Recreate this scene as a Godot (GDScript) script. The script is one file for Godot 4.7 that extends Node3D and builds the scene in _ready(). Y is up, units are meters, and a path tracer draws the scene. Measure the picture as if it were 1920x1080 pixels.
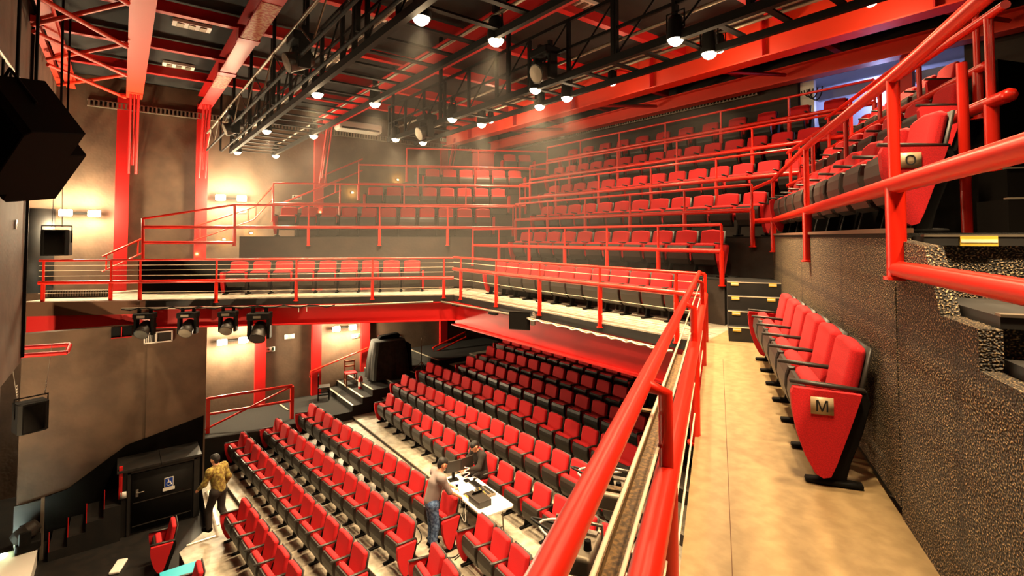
extends Node3D
# A theatre seen from its side balcony. T(u, n, h) is the hall's own frame: u along the seat rows,
# n towards the rear wall, h metres above the camera's eye level.
const EYE = 7.2
const F = 950.0
const CX = 960.0
const CY = 410.0
const TILT = 0.034986
var rng = RandomNumberGenerator.new()
var M = {}
var used = {}
var seats = {}

const CO = 0.61015
const SI = 0.79229
func V(x, y, z) -> Vector3:                  # a direction in the photographer's frame (right, up, back), in the hall's
	return Vector3(CO * x + SI * z, y, -SI * x + CO * z)
func ray(px, py) -> Vector3:                 # line of sight in the photographer's frame
	var a = (px - CX) / F
	var b = -(py - CY) / F
	return Vector3(a, sin(TILT) + b * cos(TILT), -(cos(TILT) - b * sin(TILT)))
func T(u, n, h) -> Vector3:
	return Vector3(u, EYE + h, -n)
func XZ(x, z, h) -> Vector3:
	return Vector3(0, EYE + h, 0) + V(x, 0, -z)
func hit_h(px, py, h) -> Vector3:
	var r = ray(px, py) * (h / ray(px, py).y)
	return Vector3(0, EYE, 0) + V(r.x, r.y, r.z)
func hit_p(px, py, a, b, d) -> Vector3:      # the upright plane a * x + b * depth = d
	var r = ray(px, py)
	r *= d / (a * r.x - b * r.z)
	return Vector3(0, EYE, 0) + V(r.x, r.y, r.z)
func hit_n(px, py, n) -> Vector3:
	return hit_p(px, py, SI, CO, n)
func hit_u(px, py, u) -> Vector3:
	return hit_p(px, py, CO, -SI, u)
func hit_l(px, py, d) -> Vector3:
	return hit_p(px, py, -0.156, 0.988, d)
func cross_ln(d, n, h) -> Vector3:           # where a line of the left wing meets a row line of the rear
	return XZ((d * CO - 0.988 * n) / -0.8777, (-0.156 * n - SI * d) / -0.8777, h)
func cross_ne(n, e, h) -> Vector3:           # where a row line of the rear meets a line of the near wing
	return XZ((-0.284 * n - CO * e) / -0.81, (SI * e - 0.959 * n) / -0.81, h)
func lpt(x, d, h) -> Vector3:                # left wing point at sideways x on line d
	return XZ(x, (d + 0.156 * x) / 0.988, h)
func ept(z, e, h) -> Vector3:                # near wing point at depth z on line e
	return XZ((e + 0.284 * z) / 0.959, z, h)
func with_h(p, h) -> Vector3:
	return Vector3(p.x, EYE + h, p.z)

class MB:
	var v = PackedVector3Array()
	var n = PackedVector3Array()
	var o = Vector3.ZERO
	func _init(at = Vector3.ZERO):
		o = at
	func tri(a, b, c, na, nb, nc):
		# corners run counter-clockwise seen from outside; Godot wants them clockwise
		v.append(a - o); v.append(c - o); v.append(b - o)
		n.append(na); n.append(nc); n.append(nb)
	func face(a, b, c):
		var k = (b - a).cross(c - a)
		if k.length_squared() < 1e-16: return
		k = k.normalized()
		tri(a, b, c, k, k, k)
	func quad(a, b, c, d):
		face(a, b, c); face(a, c, d)
	func squad(a, b, c, d, na, nb, nc, nd):
		tri(a, b, c, na, nb, nc); tri(a, c, d, na, nc, nd)
	func box(c, s, bs = Basis.IDENTITY):
		var x = bs.x * s.x / 2.0
		var y = bs.y * s.y / 2.0
		var z = bs.z * s.z / 2.0
		quad(c - x - y + z, c + x - y + z, c + x + y + z, c - x + y + z)
		quad(c + x - y - z, c - x - y - z, c - x + y - z, c + x + y - z)
		quad(c + x - y + z, c + x - y - z, c + x + y - z, c + x + y + z)
		quad(c - x - y - z, c - x - y + z, c - x + y + z, c - x + y - z)
		quad(c - x + y + z, c + x + y + z, c + x + y - z, c - x + y - z)
		quad(c - x - y - z, c + x - y - z, c + x - y + z, c - x - y + z)
		return self
	# a box with rounded edges: cube faces as grids, pushed out round an inner box
	func rbox(c, s, r, bs = Basis.IDENTITY, seg = 4, bulge = 0.0):
		r = min(r, min(s.x, min(s.y, s.z)) * 0.499)
		var inner = s / 2.0 - Vector3(r, r, r)
		var ts = []
		for i in seg + 1:
			ts.append(-1.0 + 2.0 * i / seg)
		for f in 6:
			var g = []
			for i in seg + 1:
				for j in seg + 1:
					var p = Vector3.ZERO
					var w = f % 3
					var sg = 1.0 if f < 3 else -1.0
					p[w] = sg
					p[(w + 1) % 3] = grid(ts[i], s[(w + 1) % 3], r)
					p[(w + 2) % 3] = grid(ts[j], s[(w + 2) % 3], r)
					var q = p * s / 2.0
					var core = q.clamp(-inner, inner)
					var nn = (q - core).normalized()
					var pos = core + nn * r
					if bulge != 0.0 and w == 2 and sg > 0:
						pos.z += bulge * (1.0 - p.x * p.x) * (1.0 - p.y * p.y)
					g.append([c + bs * pos, bs * nn])
			for i in seg:
				for j in seg:
					var a = g[i * (seg + 1) + j]
					var b = g[(i + 1) * (seg + 1) + j]
					var d = g[(i + 1) * (seg + 1) + j + 1]
					var e = g[i * (seg + 1) + j + 1]
					if f < 3: squad(a[0], b[0], d[0], e[0], a[1], b[1], d[1], e[1])
					else: squad(a[0], e[0], d[0], b[0], a[1], e[1], d[1], b[1])
		return self
	static func grid(t, size, r):
		# put grid lines on the rounding as well as on the flat
		var k = 1.0 - 2.0 * r / size
		var a = absf(t)
		if a >= 0.99: return signf(t)
		if a <= 0.51 and a >= 0.49: return signf(t) * k
		if a > 0.5: return signf(t) * lerpf(k, 1.0, (a - 0.5) * 2.0)
		return signf(t) * k * a * 2.0
	func tube(pts, r, sides = 8, r2 = -1.0):
		if r2 < 0.0: r2 = r
		var rings = []
		var up = Vector3.UP
		var cnt = pts.size()
		for i in cnt:
			var t = (pts[min(i + 1, cnt - 1)] - pts[max(i - 1, 0)]).normalized()
			if absf(t.dot(up)) > 0.97: up = Vector3(0.31, 0.05, 0.95).normalized()
			var sx = t.cross(up).normalized()
			var sy = t.cross(sx).normalized()
			up = -sy
			var ring = []
			var rr = lerpf(r, r2, float(i) / max(cnt - 1, 1))
			for k in sides:
				var an = TAU * k / sides
				var d = sx * cos(an) + sy * sin(an)
				ring.append([pts[i] + d * rr, d, t])
			rings.append(ring)
		for i in cnt - 1:
			for k in sides:
				var a = rings[i][k]
				var b = rings[i][(k + 1) % sides]
				var c = rings[i + 1][(k + 1) % sides]
				var d = rings[i + 1][k]
				squad(a[0], b[0], c[0], d[0], a[1], b[1], c[1], d[1])
		for e in 2:
			var ring = rings[0] if e == 0 else rings[cnt - 1]
			var nn = -ring[0][2] if e == 0 else ring[0][2]
			var c = pts[0] if e == 0 else pts[cnt - 1]
			for k in sides:
				var a = ring[k][0]
				var b = ring[(k + 1) % sides][0]
				if e == 0: tri(c, b, a, nn, nn, nn)
				else: tri(c, a, b, nn, nn, nn)
		return self
	# profile of (radius, height) turned round the y axis of bs
	func lathe(c, prof, sides = 16, bs = Basis.IDENTITY):
		for i in prof.size() - 1:
			var p = prof[i]
			var q = prof[i + 1]
			var sl = Vector2(q.y - p.y, -(q.x - p.x)).normalized()
			for k in sides:
				var a0 = TAU * k / sides
				var a1 = TAU * (k + 1) / sides
				var d0 = Vector3(cos(a0), 0, -sin(a0))
				var d1 = Vector3(cos(a1), 0, -sin(a1))
				var n0 = bs * (d0 * sl.x + Vector3.UP * sl.y)
				var n1 = bs * (d1 * sl.x + Vector3.UP * sl.y)
				var A = c + bs * (d0 * p.x + Vector3.UP * p.y)
				var B = c + bs * (d1 * p.x + Vector3.UP * p.y)
				var C = c + bs * (d1 * q.x + Vector3.UP * q.y)
				var D = c + bs * (d0 * q.x + Vector3.UP * q.y)
				if p.x > 1e-5: tri(A, B, C, n0, n1, n1)
				if q.x > 1e-5: tri(A, C, D, n0, n1, n0)
		return self
	# a polygon in the x-y plane of xf, extruded along its z by dep (centred)
	func ext(poly, dep, xf = Transform3D.IDENTITY, bev = 0.0):
		var pl = PackedVector2Array(poly)
		if Geometry2D.is_polygon_clockwise(pl): pl.reverse()
		# Geometry2D calls y-down clockwise; make sure the area is positive with y up
		var area = 0.0
		for i in pl.size():
			area += pl[i].cross(pl[(i + 1) % pl.size()])
		if area < 0: pl.reverse()
		var h = dep / 2.0
		var inn = pl
		if bev > 0.0:
			var off = Geometry2D.offset_polygon(pl, -bev, Geometry2D.JOIN_MITER)
			if off.size() == 1 and off[0].size() == pl.size():
				inn = PackedVector2Array()
				# match each corner with its nearest
				for p in pl:
					var best = off[0][0]
					for q in off[0]:
						if q.distance_squared_to(p) < best.distance_squared_to(p): best = q
					inn.append(best)
			else: bev = 0.0
		var idx = Geometry2D.triangulate_polygon(inn)
		for i in range(0, idx.size(), 3):
			var a = inn[idx[i]]
			var b = inn[idx[i + 1]]
			var c = inn[idx[i + 2]]
			if (b - a).cross(c - a) < 0:
				var t = b
				b = c
				c = t
			face(xf * Vector3(a.x, a.y, h), xf * Vector3(b.x, b.y, h), xf * Vector3(c.x, c.y, h))
			face(xf * Vector3(a.x, a.y, -h), xf * Vector3(c.x, c.y, -h), xf * Vector3(b.x, b.y, -h))
		var m = pl.size()
		var hb = h - bev
		for i in m:
			var a = pl[i]
			var b = pl[(i + 1) % m]
			quad(xf * Vector3(a.x, a.y, -hb), xf * Vector3(b.x, b.y, -hb), xf * Vector3(b.x, b.y, hb), xf * Vector3(a.x, a.y, hb))
			if bev > 0.0:
				var c = inn[i]
				var d = inn[(i + 1) % m]
				quad(xf * Vector3(a.x, a.y, hb), xf * Vector3(b.x, b.y, hb), xf * Vector3(d.x, d.y, h), xf * Vector3(c.x, c.y, h))
				quad(xf * Vector3(b.x, b.y, -hb), xf * Vector3(a.x, a.y, -hb), xf * Vector3(c.x, c.y, -h), xf * Vector3(d.x, d.y, -h))
		return self
	# a floor-plan polygon of world points, from height y0 to y1
	func plan(pts, y0, y1):
		var poly = []
		for p in pts: poly.append(Vector2(p.x, -p.z))
		var xf = Transform3D(Basis(Vector3(1, 0, 0), Vector3(0, 0, -1), Vector3(0, 1, 0)), Vector3(0, (y0 + y1) / 2.0, 0))
		return ext(poly, y1 - y0, xf)
	func mesh() -> ArrayMesh:
		var arr = []
		arr.resize(Mesh.ARRAY_MAX)
		arr[Mesh.ARRAY_VERTEX] = v
		arr[Mesh.ARRAY_NORMAL] = n
		var m = ArrayMesh.new()
		m.add_surface_from_arrays(Mesh.PRIMITIVE_TRIANGLES, arr)
		return m

func unique(called) -> String:
	used[called] = used.get(called, 0) + 1
	return called if used[called] == 1 else "%s_%03d" % [called, used[called] - 1]
func tag(o, label, category, group = ""):
	o.set_meta("label", label)
	o.set_meta("category", category)
	if group != "": o.set_meta("group", group)
	return o
func thing(called, label, category, at = Vector3.ZERO, bs = Basis.IDENTITY, group = ""):
	var o = Node3D.new()
	o.name = unique(called)
	add_child(o, true)
	o.transform = Transform3D(bs, at)
	return tag(o, label, category, group)
func part(called, mb, mat, parent, label = "") -> MeshInstance3D:
	var o = MeshInstance3D.new()
	o.name = called
	o.mesh = mb if mb is Mesh else mb.mesh()
	o.material_override = mat
	parent.add_child(o, true)
	if label != "": o.set_meta("label", label)
	return o
func single(called, mb, mat, label, category, group = "", at = Vector3.ZERO) -> MeshInstance3D:
	var o = part(unique(called), mb, mat, self)
	o.position = at
	return tag(o, label, category, group)
func struct(called, mb, mat, label, category, at = Vector3.ZERO) -> MeshInstance3D:
	var o = single(called, mb, mat, label, category, "", at)
	o.set_meta("kind", "structure")
	return o
func yaw(dx, dz) -> Basis:                   # a frame whose +z looks along (dx, depth dz)
	var z = V(dx, 0, -dz).normalized()
	return Basis(Vector3.UP.cross(z), Vector3.UP, z)
func wyaw(d) -> Basis:                       # the same along a direction of the hall
	var z = Vector3(d.x, 0, d.z).normalized()
	return Basis(Vector3.UP.cross(z), Vector3.UP, z)
func nth(i, n) -> String:
	var w = ["first", "second", "third", "fourth", "fifth", "sixth", "seventh", "eighth", "ninth", "tenth", "eleventh", "twelfth", "thirteenth", "fourteenth", "fifteenth", "sixteenth", "seventeenth", "eighteenth"]
	return "last" if i == n - 1 else w[i]

func noise_tex(freq, c0, c1, octaves = 3, size = 256, p0 = 0.3, p1 = 0.7, type = FastNoiseLite.TYPE_SIMPLEX_SMOOTH) -> Texture2D:
	var nz = FastNoiseLite.new()
	nz.seed = 7
	nz.noise_type = type
	nz.frequency = freq
	nz.fractal_octaves = octaves
	var t = NoiseTexture2D.new()
	t.width = size
	t.height = size
	t.seamless = true
	t.noise = nz
	var g = Gradient.new()
	g.offsets = PackedFloat32Array([p0, p1])
	g.colors = PackedColorArray([c0, c1])
	t.color_ramp = g
	return t
func mat(called, col, rough = 0.6, metal = 0.0) -> StandardMaterial3D:
	var m = StandardMaterial3D.new()
	m.resource_name = called
	m.albedo_color = col
	m.roughness = rough
	m.metallic = metal
	M[called] = m
	return m
func tex(m, t, scale, world = true, bump = null, depth = 0.0):
	m.uv1_triplanar = true
	m.uv1_world_triplanar = world
	m.uv1_scale = Vector3.ONE * scale
	m.uv1_triplanar_sharpness = 12.0
	if t: m.albedo_texture = t
	if bump:
		m.heightmap_enabled = true
		m.heightmap_texture = bump
		m.heightmap_scale = depth
	return m
func glow(called, col, e):
	var m = mat(called, Color(0.9, 0.9, 0.9), 0.5)
	m.emission_enabled = true
	m.emission = col
	m.emission_energy_multiplier = e
	return m
func _ready():
	rng.seed = 11
	var cam = Camera3D.new()
	cam.name = "camera"
	add_child(cam)
	cam.position = Vector3(0, EYE, 0)
	cam.rotation = Vector3(TILT, atan2(SI, CO), 0)
	cam.projection = Camera3D.PROJECTION_FRUSTUM
	cam.near = 0.05
	cam.far = 200.0
	cam.size = 0.05 * 1080.0 / F
	cam.frustum_offset = Vector2(0, 0.05 * (CY - 540.0) / F)
	cam.current = true
	var we = WorldEnvironment.new()
	we.name = "world_environment"
	var env = Environment.new()
	env.background_mode = Environment.BG_COLOR
	env.background_color = Color(0, 0, 0)
	env.tonemap_mode = Environment.TONE_MAPPER_LINEAR
	env.tonemap_exposure = EXPOSURE
	env.sdfgi_enabled = true
	env.ssao_enabled = true
	env.ssil_enabled = true
	env.volumetric_fog_enabled = true
	env.volumetric_fog_density = 0.0
	we.environment = env
	add_child(we)
	materials()
	lamps()
	shell()
	ceiling_steel()
	tiers()
	orchestra_floor()
	seating()
	railings()
	fascias()
	stage_side()
	near_wing()
	control_desk()
	people()
	catwalks()
	small_things()
	air()

const EXPOSURE = 0.95
const WARM = Color(1.0, 0.86, 0.66)
const LAMP_POWER = 46.0
const SPILL = 0.6

func materials():
	var w = Color.WHITE
	mat("red_paint", Color(0.78, 0.115, 0.04), 0.32)
	mat("red_steel", Color(0.72, 0.055, 0.045), 0.5)
	mat("orange_steel", Color(0.84, 0.20, 0.08), 0.5)
	var cloth = tex(mat("red_cloth", Color(0.78, 0.035, 0.075), 0.9), noise_tex(0.12, Color(0.86, 0.86, 0.86), w, 3), 3.0, true, noise_tex(0.35, Color.BLACK, w, 2), 0.08)
	mat("seat_black", Color(0.14, 0.12, 0.10), 0.5)
	mat("black_metal", Color(0.05, 0.043, 0.037), 0.7).metallic_specular = 0.25
	mat("black_soft", Color(0.05, 0.042, 0.036), 0.95).metallic_specular = 0.1
	mat("steel", Color(0.55, 0.52, 0.48), 0.4, 0.6)
	mat("dull_steel", Color(0.50, 0.46, 0.40), 0.5, 0.7)
	mat("brass_plate", Color(0.66, 0.58, 0.46), 0.45, 0.15)
	mat("wire", Color(0.80, 0.74, 0.64), 0.5)
	mat("white_plastic", Color(0.86, 0.85, 0.82), 0.4)
	mat("ink", Color(0.02, 0.02, 0.02), 0.7)
	mat("tape_yellow", Color(0.80, 0.68, 0.25), 0.5)
	mat("tape_white", Color(0.88, 0.84, 0.72), 0.5)
	mat("nosing", Color(0.80, 0.76, 0.68), 0.35, 0.5)
	mat("sign_blue", Color(0.03, 0.22, 0.60), 0.5)
	mat("sign_green", Color(0.05, 0.25, 0.15), 0.5)
	mat("wood", Color(0.42, 0.22, 0.10), 0.5)
	mat("cyan_top", Color(0.05, 0.62, 0.72), 0.45)
	mat("stone", Color(0.34, 0.22, 0.14), 0.8)
	tex(mat("pale_floor", w, 0.42), noise_tex(0.015, Color(0.50, 0.42, 0.29), Color(0.57, 0.485, 0.345), 5, 512, 0.2, 0.8), 0.9)
	tex(mat("grey_floor", w, 0.5), noise_tex(0.02, Color(0.54, 0.51, 0.45), Color(0.68, 0.64, 0.57), 5, 512, 0.2, 0.8), 0.35)
	tex(mat("carpet", w, 0.95), noise_tex(0.3, Color(0.035, 0.028, 0.018), Color(0.10, 0.085, 0.055), 2), 3.0, true, noise_tex(0.4, Color.BLACK, w, 2), 0.3)
	tex(mat("stage_floor", w, 0.55), noise_tex(0.03, Color(0.035, 0.027, 0.02), Color(0.085, 0.062, 0.045), 4), 0.4)
	tex(mat("stucco", w, 0.7), noise_tex(0.34, Color(0.05, 0.036, 0.025), Color(0.88, 0.75, 0.55), 2, 512, 0.52, 0.76), 0.52, true, noise_tex(0.34, Color.BLACK, w, 2, 512), 1.2)
	tex(mat("wall_paint", w, 0.8), noise_tex(0.012, Color(0.31, 0.24, 0.18), Color(0.37, 0.29, 0.22), 4, 512, 0.2, 0.8), 0.2, true, noise_tex(0.2, Color.BLACK, w, 2), 0.12)
	tex(mat("dark_wall", w, 0.8), noise_tex(0.012, Color(0.15, 0.115, 0.09), Color(0.20, 0.155, 0.12), 4, 512, 0.2, 0.8), 0.2, true, noise_tex(0.2, Color.BLACK, w, 2), 0.12)
	tex(mat("black_panel", w, 0.6), noise_tex(0.02, Color(0.045, 0.036, 0.03), Color(0.085, 0.068, 0.054), 4), 0.5)
	tex(mat("ceiling_board", w, 0.9), noise_tex(0.02, Color(0.035, 0.028, 0.022), Color(0.075, 0.06, 0.045), 4), 0.3)
	tex(mat("primer", w, 0.6), noise_tex(0.05, Color(0.62, 0.20, 0.12), Color(0.76, 0.58, 0.45), 4, 256, 0.35, 0.6), 0.9)
	tex(mat("drape", w, 0.95), noise_tex(0.02, Color(0.06, 0.055, 0.04), Color(0.11, 0.10, 0.075), 3), 0.8)
	mat("skin", Color(0.78, 0.55, 0.42), 0.6)
	mat("hair", Color(0.03, 0.022, 0.018), 0.7)
	mat("shirt_grey", Color(0.47, 0.42, 0.41), 0.9)
	tex(mat("denim", w, 0.9), noise_tex(0.03, Color(0.16, 0.24, 0.38), Color(0.36, 0.46, 0.60), 3), 2.0)
	mat("dark_cloth", Color(0.13, 0.10, 0.085), 0.95)
	tex(mat("olive_cloth", w, 0.95), noise_tex(0.03, Color(0.40, 0.31, 0.14), Color(0.60, 0.55, 0.26), 3), 1.5)
	glow("lamp_glow", Color(1.0, 0.90, 0.74), 30.0)
	glow("wash_glow", Color(1.0, 0.92, 0.72), 25.0)
	glow("step_glow", Color(1.0, 0.80, 0.45), 9.0)
	glow("booth_glow", Color(0.85, 0.9, 1.0), 6.0)
	glow("beam_glow", Color(0.9, 1.0, 0.75), 30.0)
	glow("filament_glow", Color(1.0, 0.42, 0.15), 3.0)
	glow("blue_glow", Color(0.25, 0.3, 1.0), 3.0)

# ---- lamps: the house spotlights in four rows, each a can with a bright lens and a spot in front of it
func spot(called, at, dir, energy, angle, size, col = WARM, soft = 0.6):
	var l = SpotLight3D.new()
	l.name = unique(called)
	add_child(l, true)
	l.position = at
	var up = Vector3.FORWARD if absf(dir.normalized().y) > 0.95 else Vector3.UP
	l.basis = Basis.looking_at(dir, up)
	l.light_color = col
	l.light_energy = energy
	l.spot_angle = angle
	l.spot_angle_attenuation = soft
	l.spot_range = 60.0
	l.spot_attenuation = 2.0
	l.light_size = size
	l.shadow_enabled = true
	return l
func omni(called, at, energy, size, col = WARM):
	var l = OmniLight3D.new()
	l.name = unique(called)
	add_child(l, true)
	l.position = at
	l.light_color = col
	l.light_energy = energy
	l.omni_range = 60.0
	l.omni_attenuation = 2.0
	l.light_size = size
	l.shadow_enabled = true
	return l
func house_lamp(at, label, group, power = 1.0, tilt = Vector3.ZERO):
	var t = thing("spotlight_can", label, "spotlight", at, Basis.IDENTITY, group)
	var b = MB.new().lathe(Vector3.ZERO, [Vector2(0.108, 0.0), Vector2(0.112, -0.03), Vector2(0.125, -0.03), Vector2(0.125, 0.02), Vector2(0.10, 0.26), Vector2(0.07, 0.30), Vector2(0.0, 0.30)], 18)
	part("housing", b, M.black_metal, t)
	part("lamp_lens", MB.new().lathe(Vector3.ZERO, [Vector2(0.0, -0.115), Vector2(0.045, -0.105), Vector2(0.085, -0.075), Vector2(0.106, -0.035), Vector2(0.108, 0.0)], 18), M.lamp_glow, t, "glowing lens")
	part("yoke", MB.new().tube([Vector3(-0.14, 0.1, 0), Vector3(-0.14, 0.36, 0), Vector3(0.14, 0.36, 0), Vector3(0.14, 0.1, 0)], 0.014, 6), M.black_metal, t)
	part("clamp", MB.new().box(Vector3(0, 0.41, 0), Vector3(0.06, 0.1, 0.09)), M.black_metal, t)
	spot("house_spot_light", at + Vector3(0, -0.15, 0), Vector3(0, -1, 0) + tilt, LAMP_POWER * power, 52.0, 0.1, WARM, 1.0)
	omni("lamp_spill_light", at + Vector3(0, -0.2, 0), (SPILL if at.y < EYE + 3.5 else SPILL * 4.0) * power, 0.1, WARM)
func lamps():
	var rows = [
		["front lighting catwalk's lower pipe", 2.9, 2.65, [[445, 288], [500, 245], [595, 175], [790, 30]], [-1.3, 0.6]],
		["front lighting catwalk's rear pipe", 4.05, 2.65, [[517, 294], [588, 257], [703, 195], [930, 68]], [-1.3, 2.4]],
		["middle lighting catwalk's front pipe", 6.0, 2.65, [[742, 265], [848, 227], [1004, 172], [1267, 82]], [-1.2]],
		["middle lighting catwalk's rear pipe", 6.85, 2.65, [[793, 271], [903, 238], [1012, 199], [1063, 186], [1330, 103]], []],
		["pipe along the deep red rear beam", 10.2, 4.0, [[920, 228], [1148, 156], [1349, 95], [1633, 12]], []]]
	for r in rows:
		var n = r[3].size()
		for i in n:
			var p = hit_n(r[3][i][0], r[3][i][1], r[1])
			p.y = EYE + r[2] + 0.09
			house_lamp(p, "lit spotlight on the %s, %s from the left end" % [r[0], nth(i, n)], "lit spotlights on the catwalks", (0.35 if r[1] > 9 and i == 1 else 0.8) if r[1] > 9 else 1.0)
		for u in r[4]:
			house_lamp(T(u, r[1], r[2]), "lit spotlight on the %s, %s over our balcony" % [r[0], "just behind the camera" if u > 0 else "straight"], "lit spotlights on the catwalks", 0.95 if u > 0 else 0.4)
	house_lamp(T(-0.8, 2.1, 2.98), "lit spotlight on the slender pipe truss, above our balcony", "lit spotlights on the catwalks", 0.5)
	# three pairs of wall washers on the side wall, bulbs side by side
	wall_wash(hit_u(151, 400, -19.62), "upper side wall beside the hanging speaker")
	wall_wash(hit_u(432, 372, -19.62), "upper side wall above the sloping handrail")
	wall_wash(hit_u(435, 638, -19.62), "lower side wall, between brown wall and red pilaster")
	wall_wash(hit_u(643, 614, -19.62), "lower side wall above the wooden chair")
func wall_wash(at, where):
	var t = thing("wall_lamp", "pair of warm floodlights glowing on the " + where, "wall lamp", at, Basis(Vector3(0, 0, -1), Vector3.UP, Vector3(1, 0, 0)), "wall washers")
	part("bracket", MB.new().box(Vector3(0, 0, 0.03), Vector3(0.9, 0.06, 0.05)), M.black_metal, t)
	for s in [-1, 1]:
		part("housing", MB.new().rbox(Vector3(s * 0.32, 0, 0.1), Vector3(0.12, 0.1, 0.12), 0.03), M.black_metal, t)
		part("lamp_face", MB.new().rbox(Vector3(s * 0.32, 0, 0.19), Vector3(0.30, 0.20, 0.07), 0.034), M.wash_glow, t, "glowing face")
		omni("wall_wash_light", at + t.basis * Vector3(s * 0.32, 0, 0.30), 17.0, 0.1, Color(1.0, 0.90, 0.72))

# ---- the hall: walls, floor, ceiling
func slab(called, a, b, thick, y0, y1, m, label):    # an upright wall from a to b, thickened outwards
	var d = (b - a)
	d.y = 0
	var s = d.normalized().cross(Vector3.UP) * thick
	return struct(called, MB.new().plan([a, b, b + s, a + s], y0, y1), m, label, "wall")
func shell():
	var roof = EYE + 4.85
	struct("floor", MB.new().plan([T(-19.7, -12, 0), T(5, -12, 0), T(5, 14.5, 0), T(-19.7, 14.5, 0)], -0.3, 0.0), M.stage_floor, "dark worn floor in front of the lowest seat rows", "floor")
	struct("ceiling", MB.new().plan([T(-20, -12, 0), T(5, -12, 0), T(5, 14.6, 0), T(-20, 14.6, 0)], roof, roof + 0.25), M.ceiling_board, "black ceiling boards above the red roof beams", "ceiling")
	slab("wall_left", T(-19.7, 14.6, 0), T(-19.7, -12, 0), 0.3, 0, roof, M.wall_paint, "tall brown side wall with red pilasters")
	slab("wall_front", T(-20, -12, 0), T(5, -12, 0), 0.3, 0, roof, M.black_soft, "black wall at the far end of the stage")
	slab("wall_right", T(5, -12, 0), T(5, 14.6, 0), 0.3, 0, roof, M.dark_wall, "dark wall behind the near seating wing")
	# the rear wall leaves an opening for the control booth
	var u0 = -6.0
	var u1 = -2.6
	var back = MB.new()
	for q in [[-19.7, u0, 0.0, roof], [u1, 5.0, 0.0, roof], [u0, u1, 0.0, EYE + 2.6], [u0, u1, EYE + 4.2, roof]]:
		back.plan([T(q[0], 14.3, 0), T(q[1], 14.3, 0), T(q[1], 14.6, 0), T(q[0], 14.6, 0)], q[2], q[3])
	struct("wall_rear", back, M.dark_wall, "dark rear wall behind the highest seat rows", "wall")
	# proscenium wall that the left edge of the picture cuts
	struct("wall_stage", MB.new().plan([T(-14.6, -1.6, 0), T(-7.5, -1.6, 0), T(-7.5, -2.0, 0), T(-14.6, -2.0, 0)], EYE - 2.6, roof).plan([T(-12.4, -1.6, 0), T(-7.5, -1.6, 0), T(-7.5, -2.0, 0), T(-12.4, -2.0, 0)], 0.0, EYE - 2.6), M.wall_paint, "brown wall beside the stage at the left edge", "wall")
	struct("trim_1", MB.new().box(T(-14.55, -1.57, 1.1), Vector3(0.05, 7.2, 0.05), yaw(SI, CO)), M.black_metal, "dark metal edge down the brown stage wall", "trim")
	# red pilasters: on the side wall one per roof beam
	var k = 0
	for q in [[-0.02, -2.0, 4.4], [2.07, -2.0, 4.4], [3.95, -5.9, -2.0], [5.87, -6.2, 4.4], [7.75, -6.2, -1.9], [11.3, -5.2, 4.4]]:
		var p = MB.new().box(T(-19.63, q[0], (q[1] + q[2]) / 2.0), Vector3(0.14, q[2] - q[1], 0.34), yaw(SI, CO))
		k += 1
		var o = struct("trim_%d" % (k + 1), p, M.red_steel, "red pilaster on the side wall, %s from the stage" % nth(k - 1, 99), "pilaster")
	# brown inner wall of the stage stair with its slanting black dado
	var wl = MB.new()
	wl.plan([T(-16.5, -1.8, 0), T(-16.5, 1.95, 0), T(-16.75, 1.95, 0), T(-16.75, -1.8, 0)], 0.0, EYE - 2.3)
	struct("wall_stair", wl, M.wall_paint, "brown wall above the stage stair", "wall")
	# cable tray along the tops of the walls
	tray("cable_tray", T(-19.62, -0.9, 4.0), T(-19.62, 14.0, 4.1), "ribbed metal cable tray along the top of the side wall")
	tray("cable_tray", T(-19.3, 14.22, 4.1), T(-7.0, 14.22, 4.1), "ribbed metal cable tray along the top of the rear wall")
func tray(called, a, b, label):
	var d = b - a
	var t = thing(called, label, "cable tray", a, wyaw(d))
	var L = d.length()
	part("tray_rail", MB.new().box(Vector3(0, 0.09, L / 2), Vector3(0.14, 0.02, L)), M.dull_steel, t)
	part("tray_rail", MB.new().box(Vector3(0, -0.09, L / 2), Vector3(0.14, 0.02, L)), M.dull_steel, t)
	var ribs = MB.new()
	var z = 0.05
	while z < L:
		ribs.box(Vector3(0, 0, z), Vector3(0.16, 0.18, 0.05))
		z += 0.11
	var r = part("ribs", ribs, M.dull_steel, t)
	r.set_meta("kind", "stuff")

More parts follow.
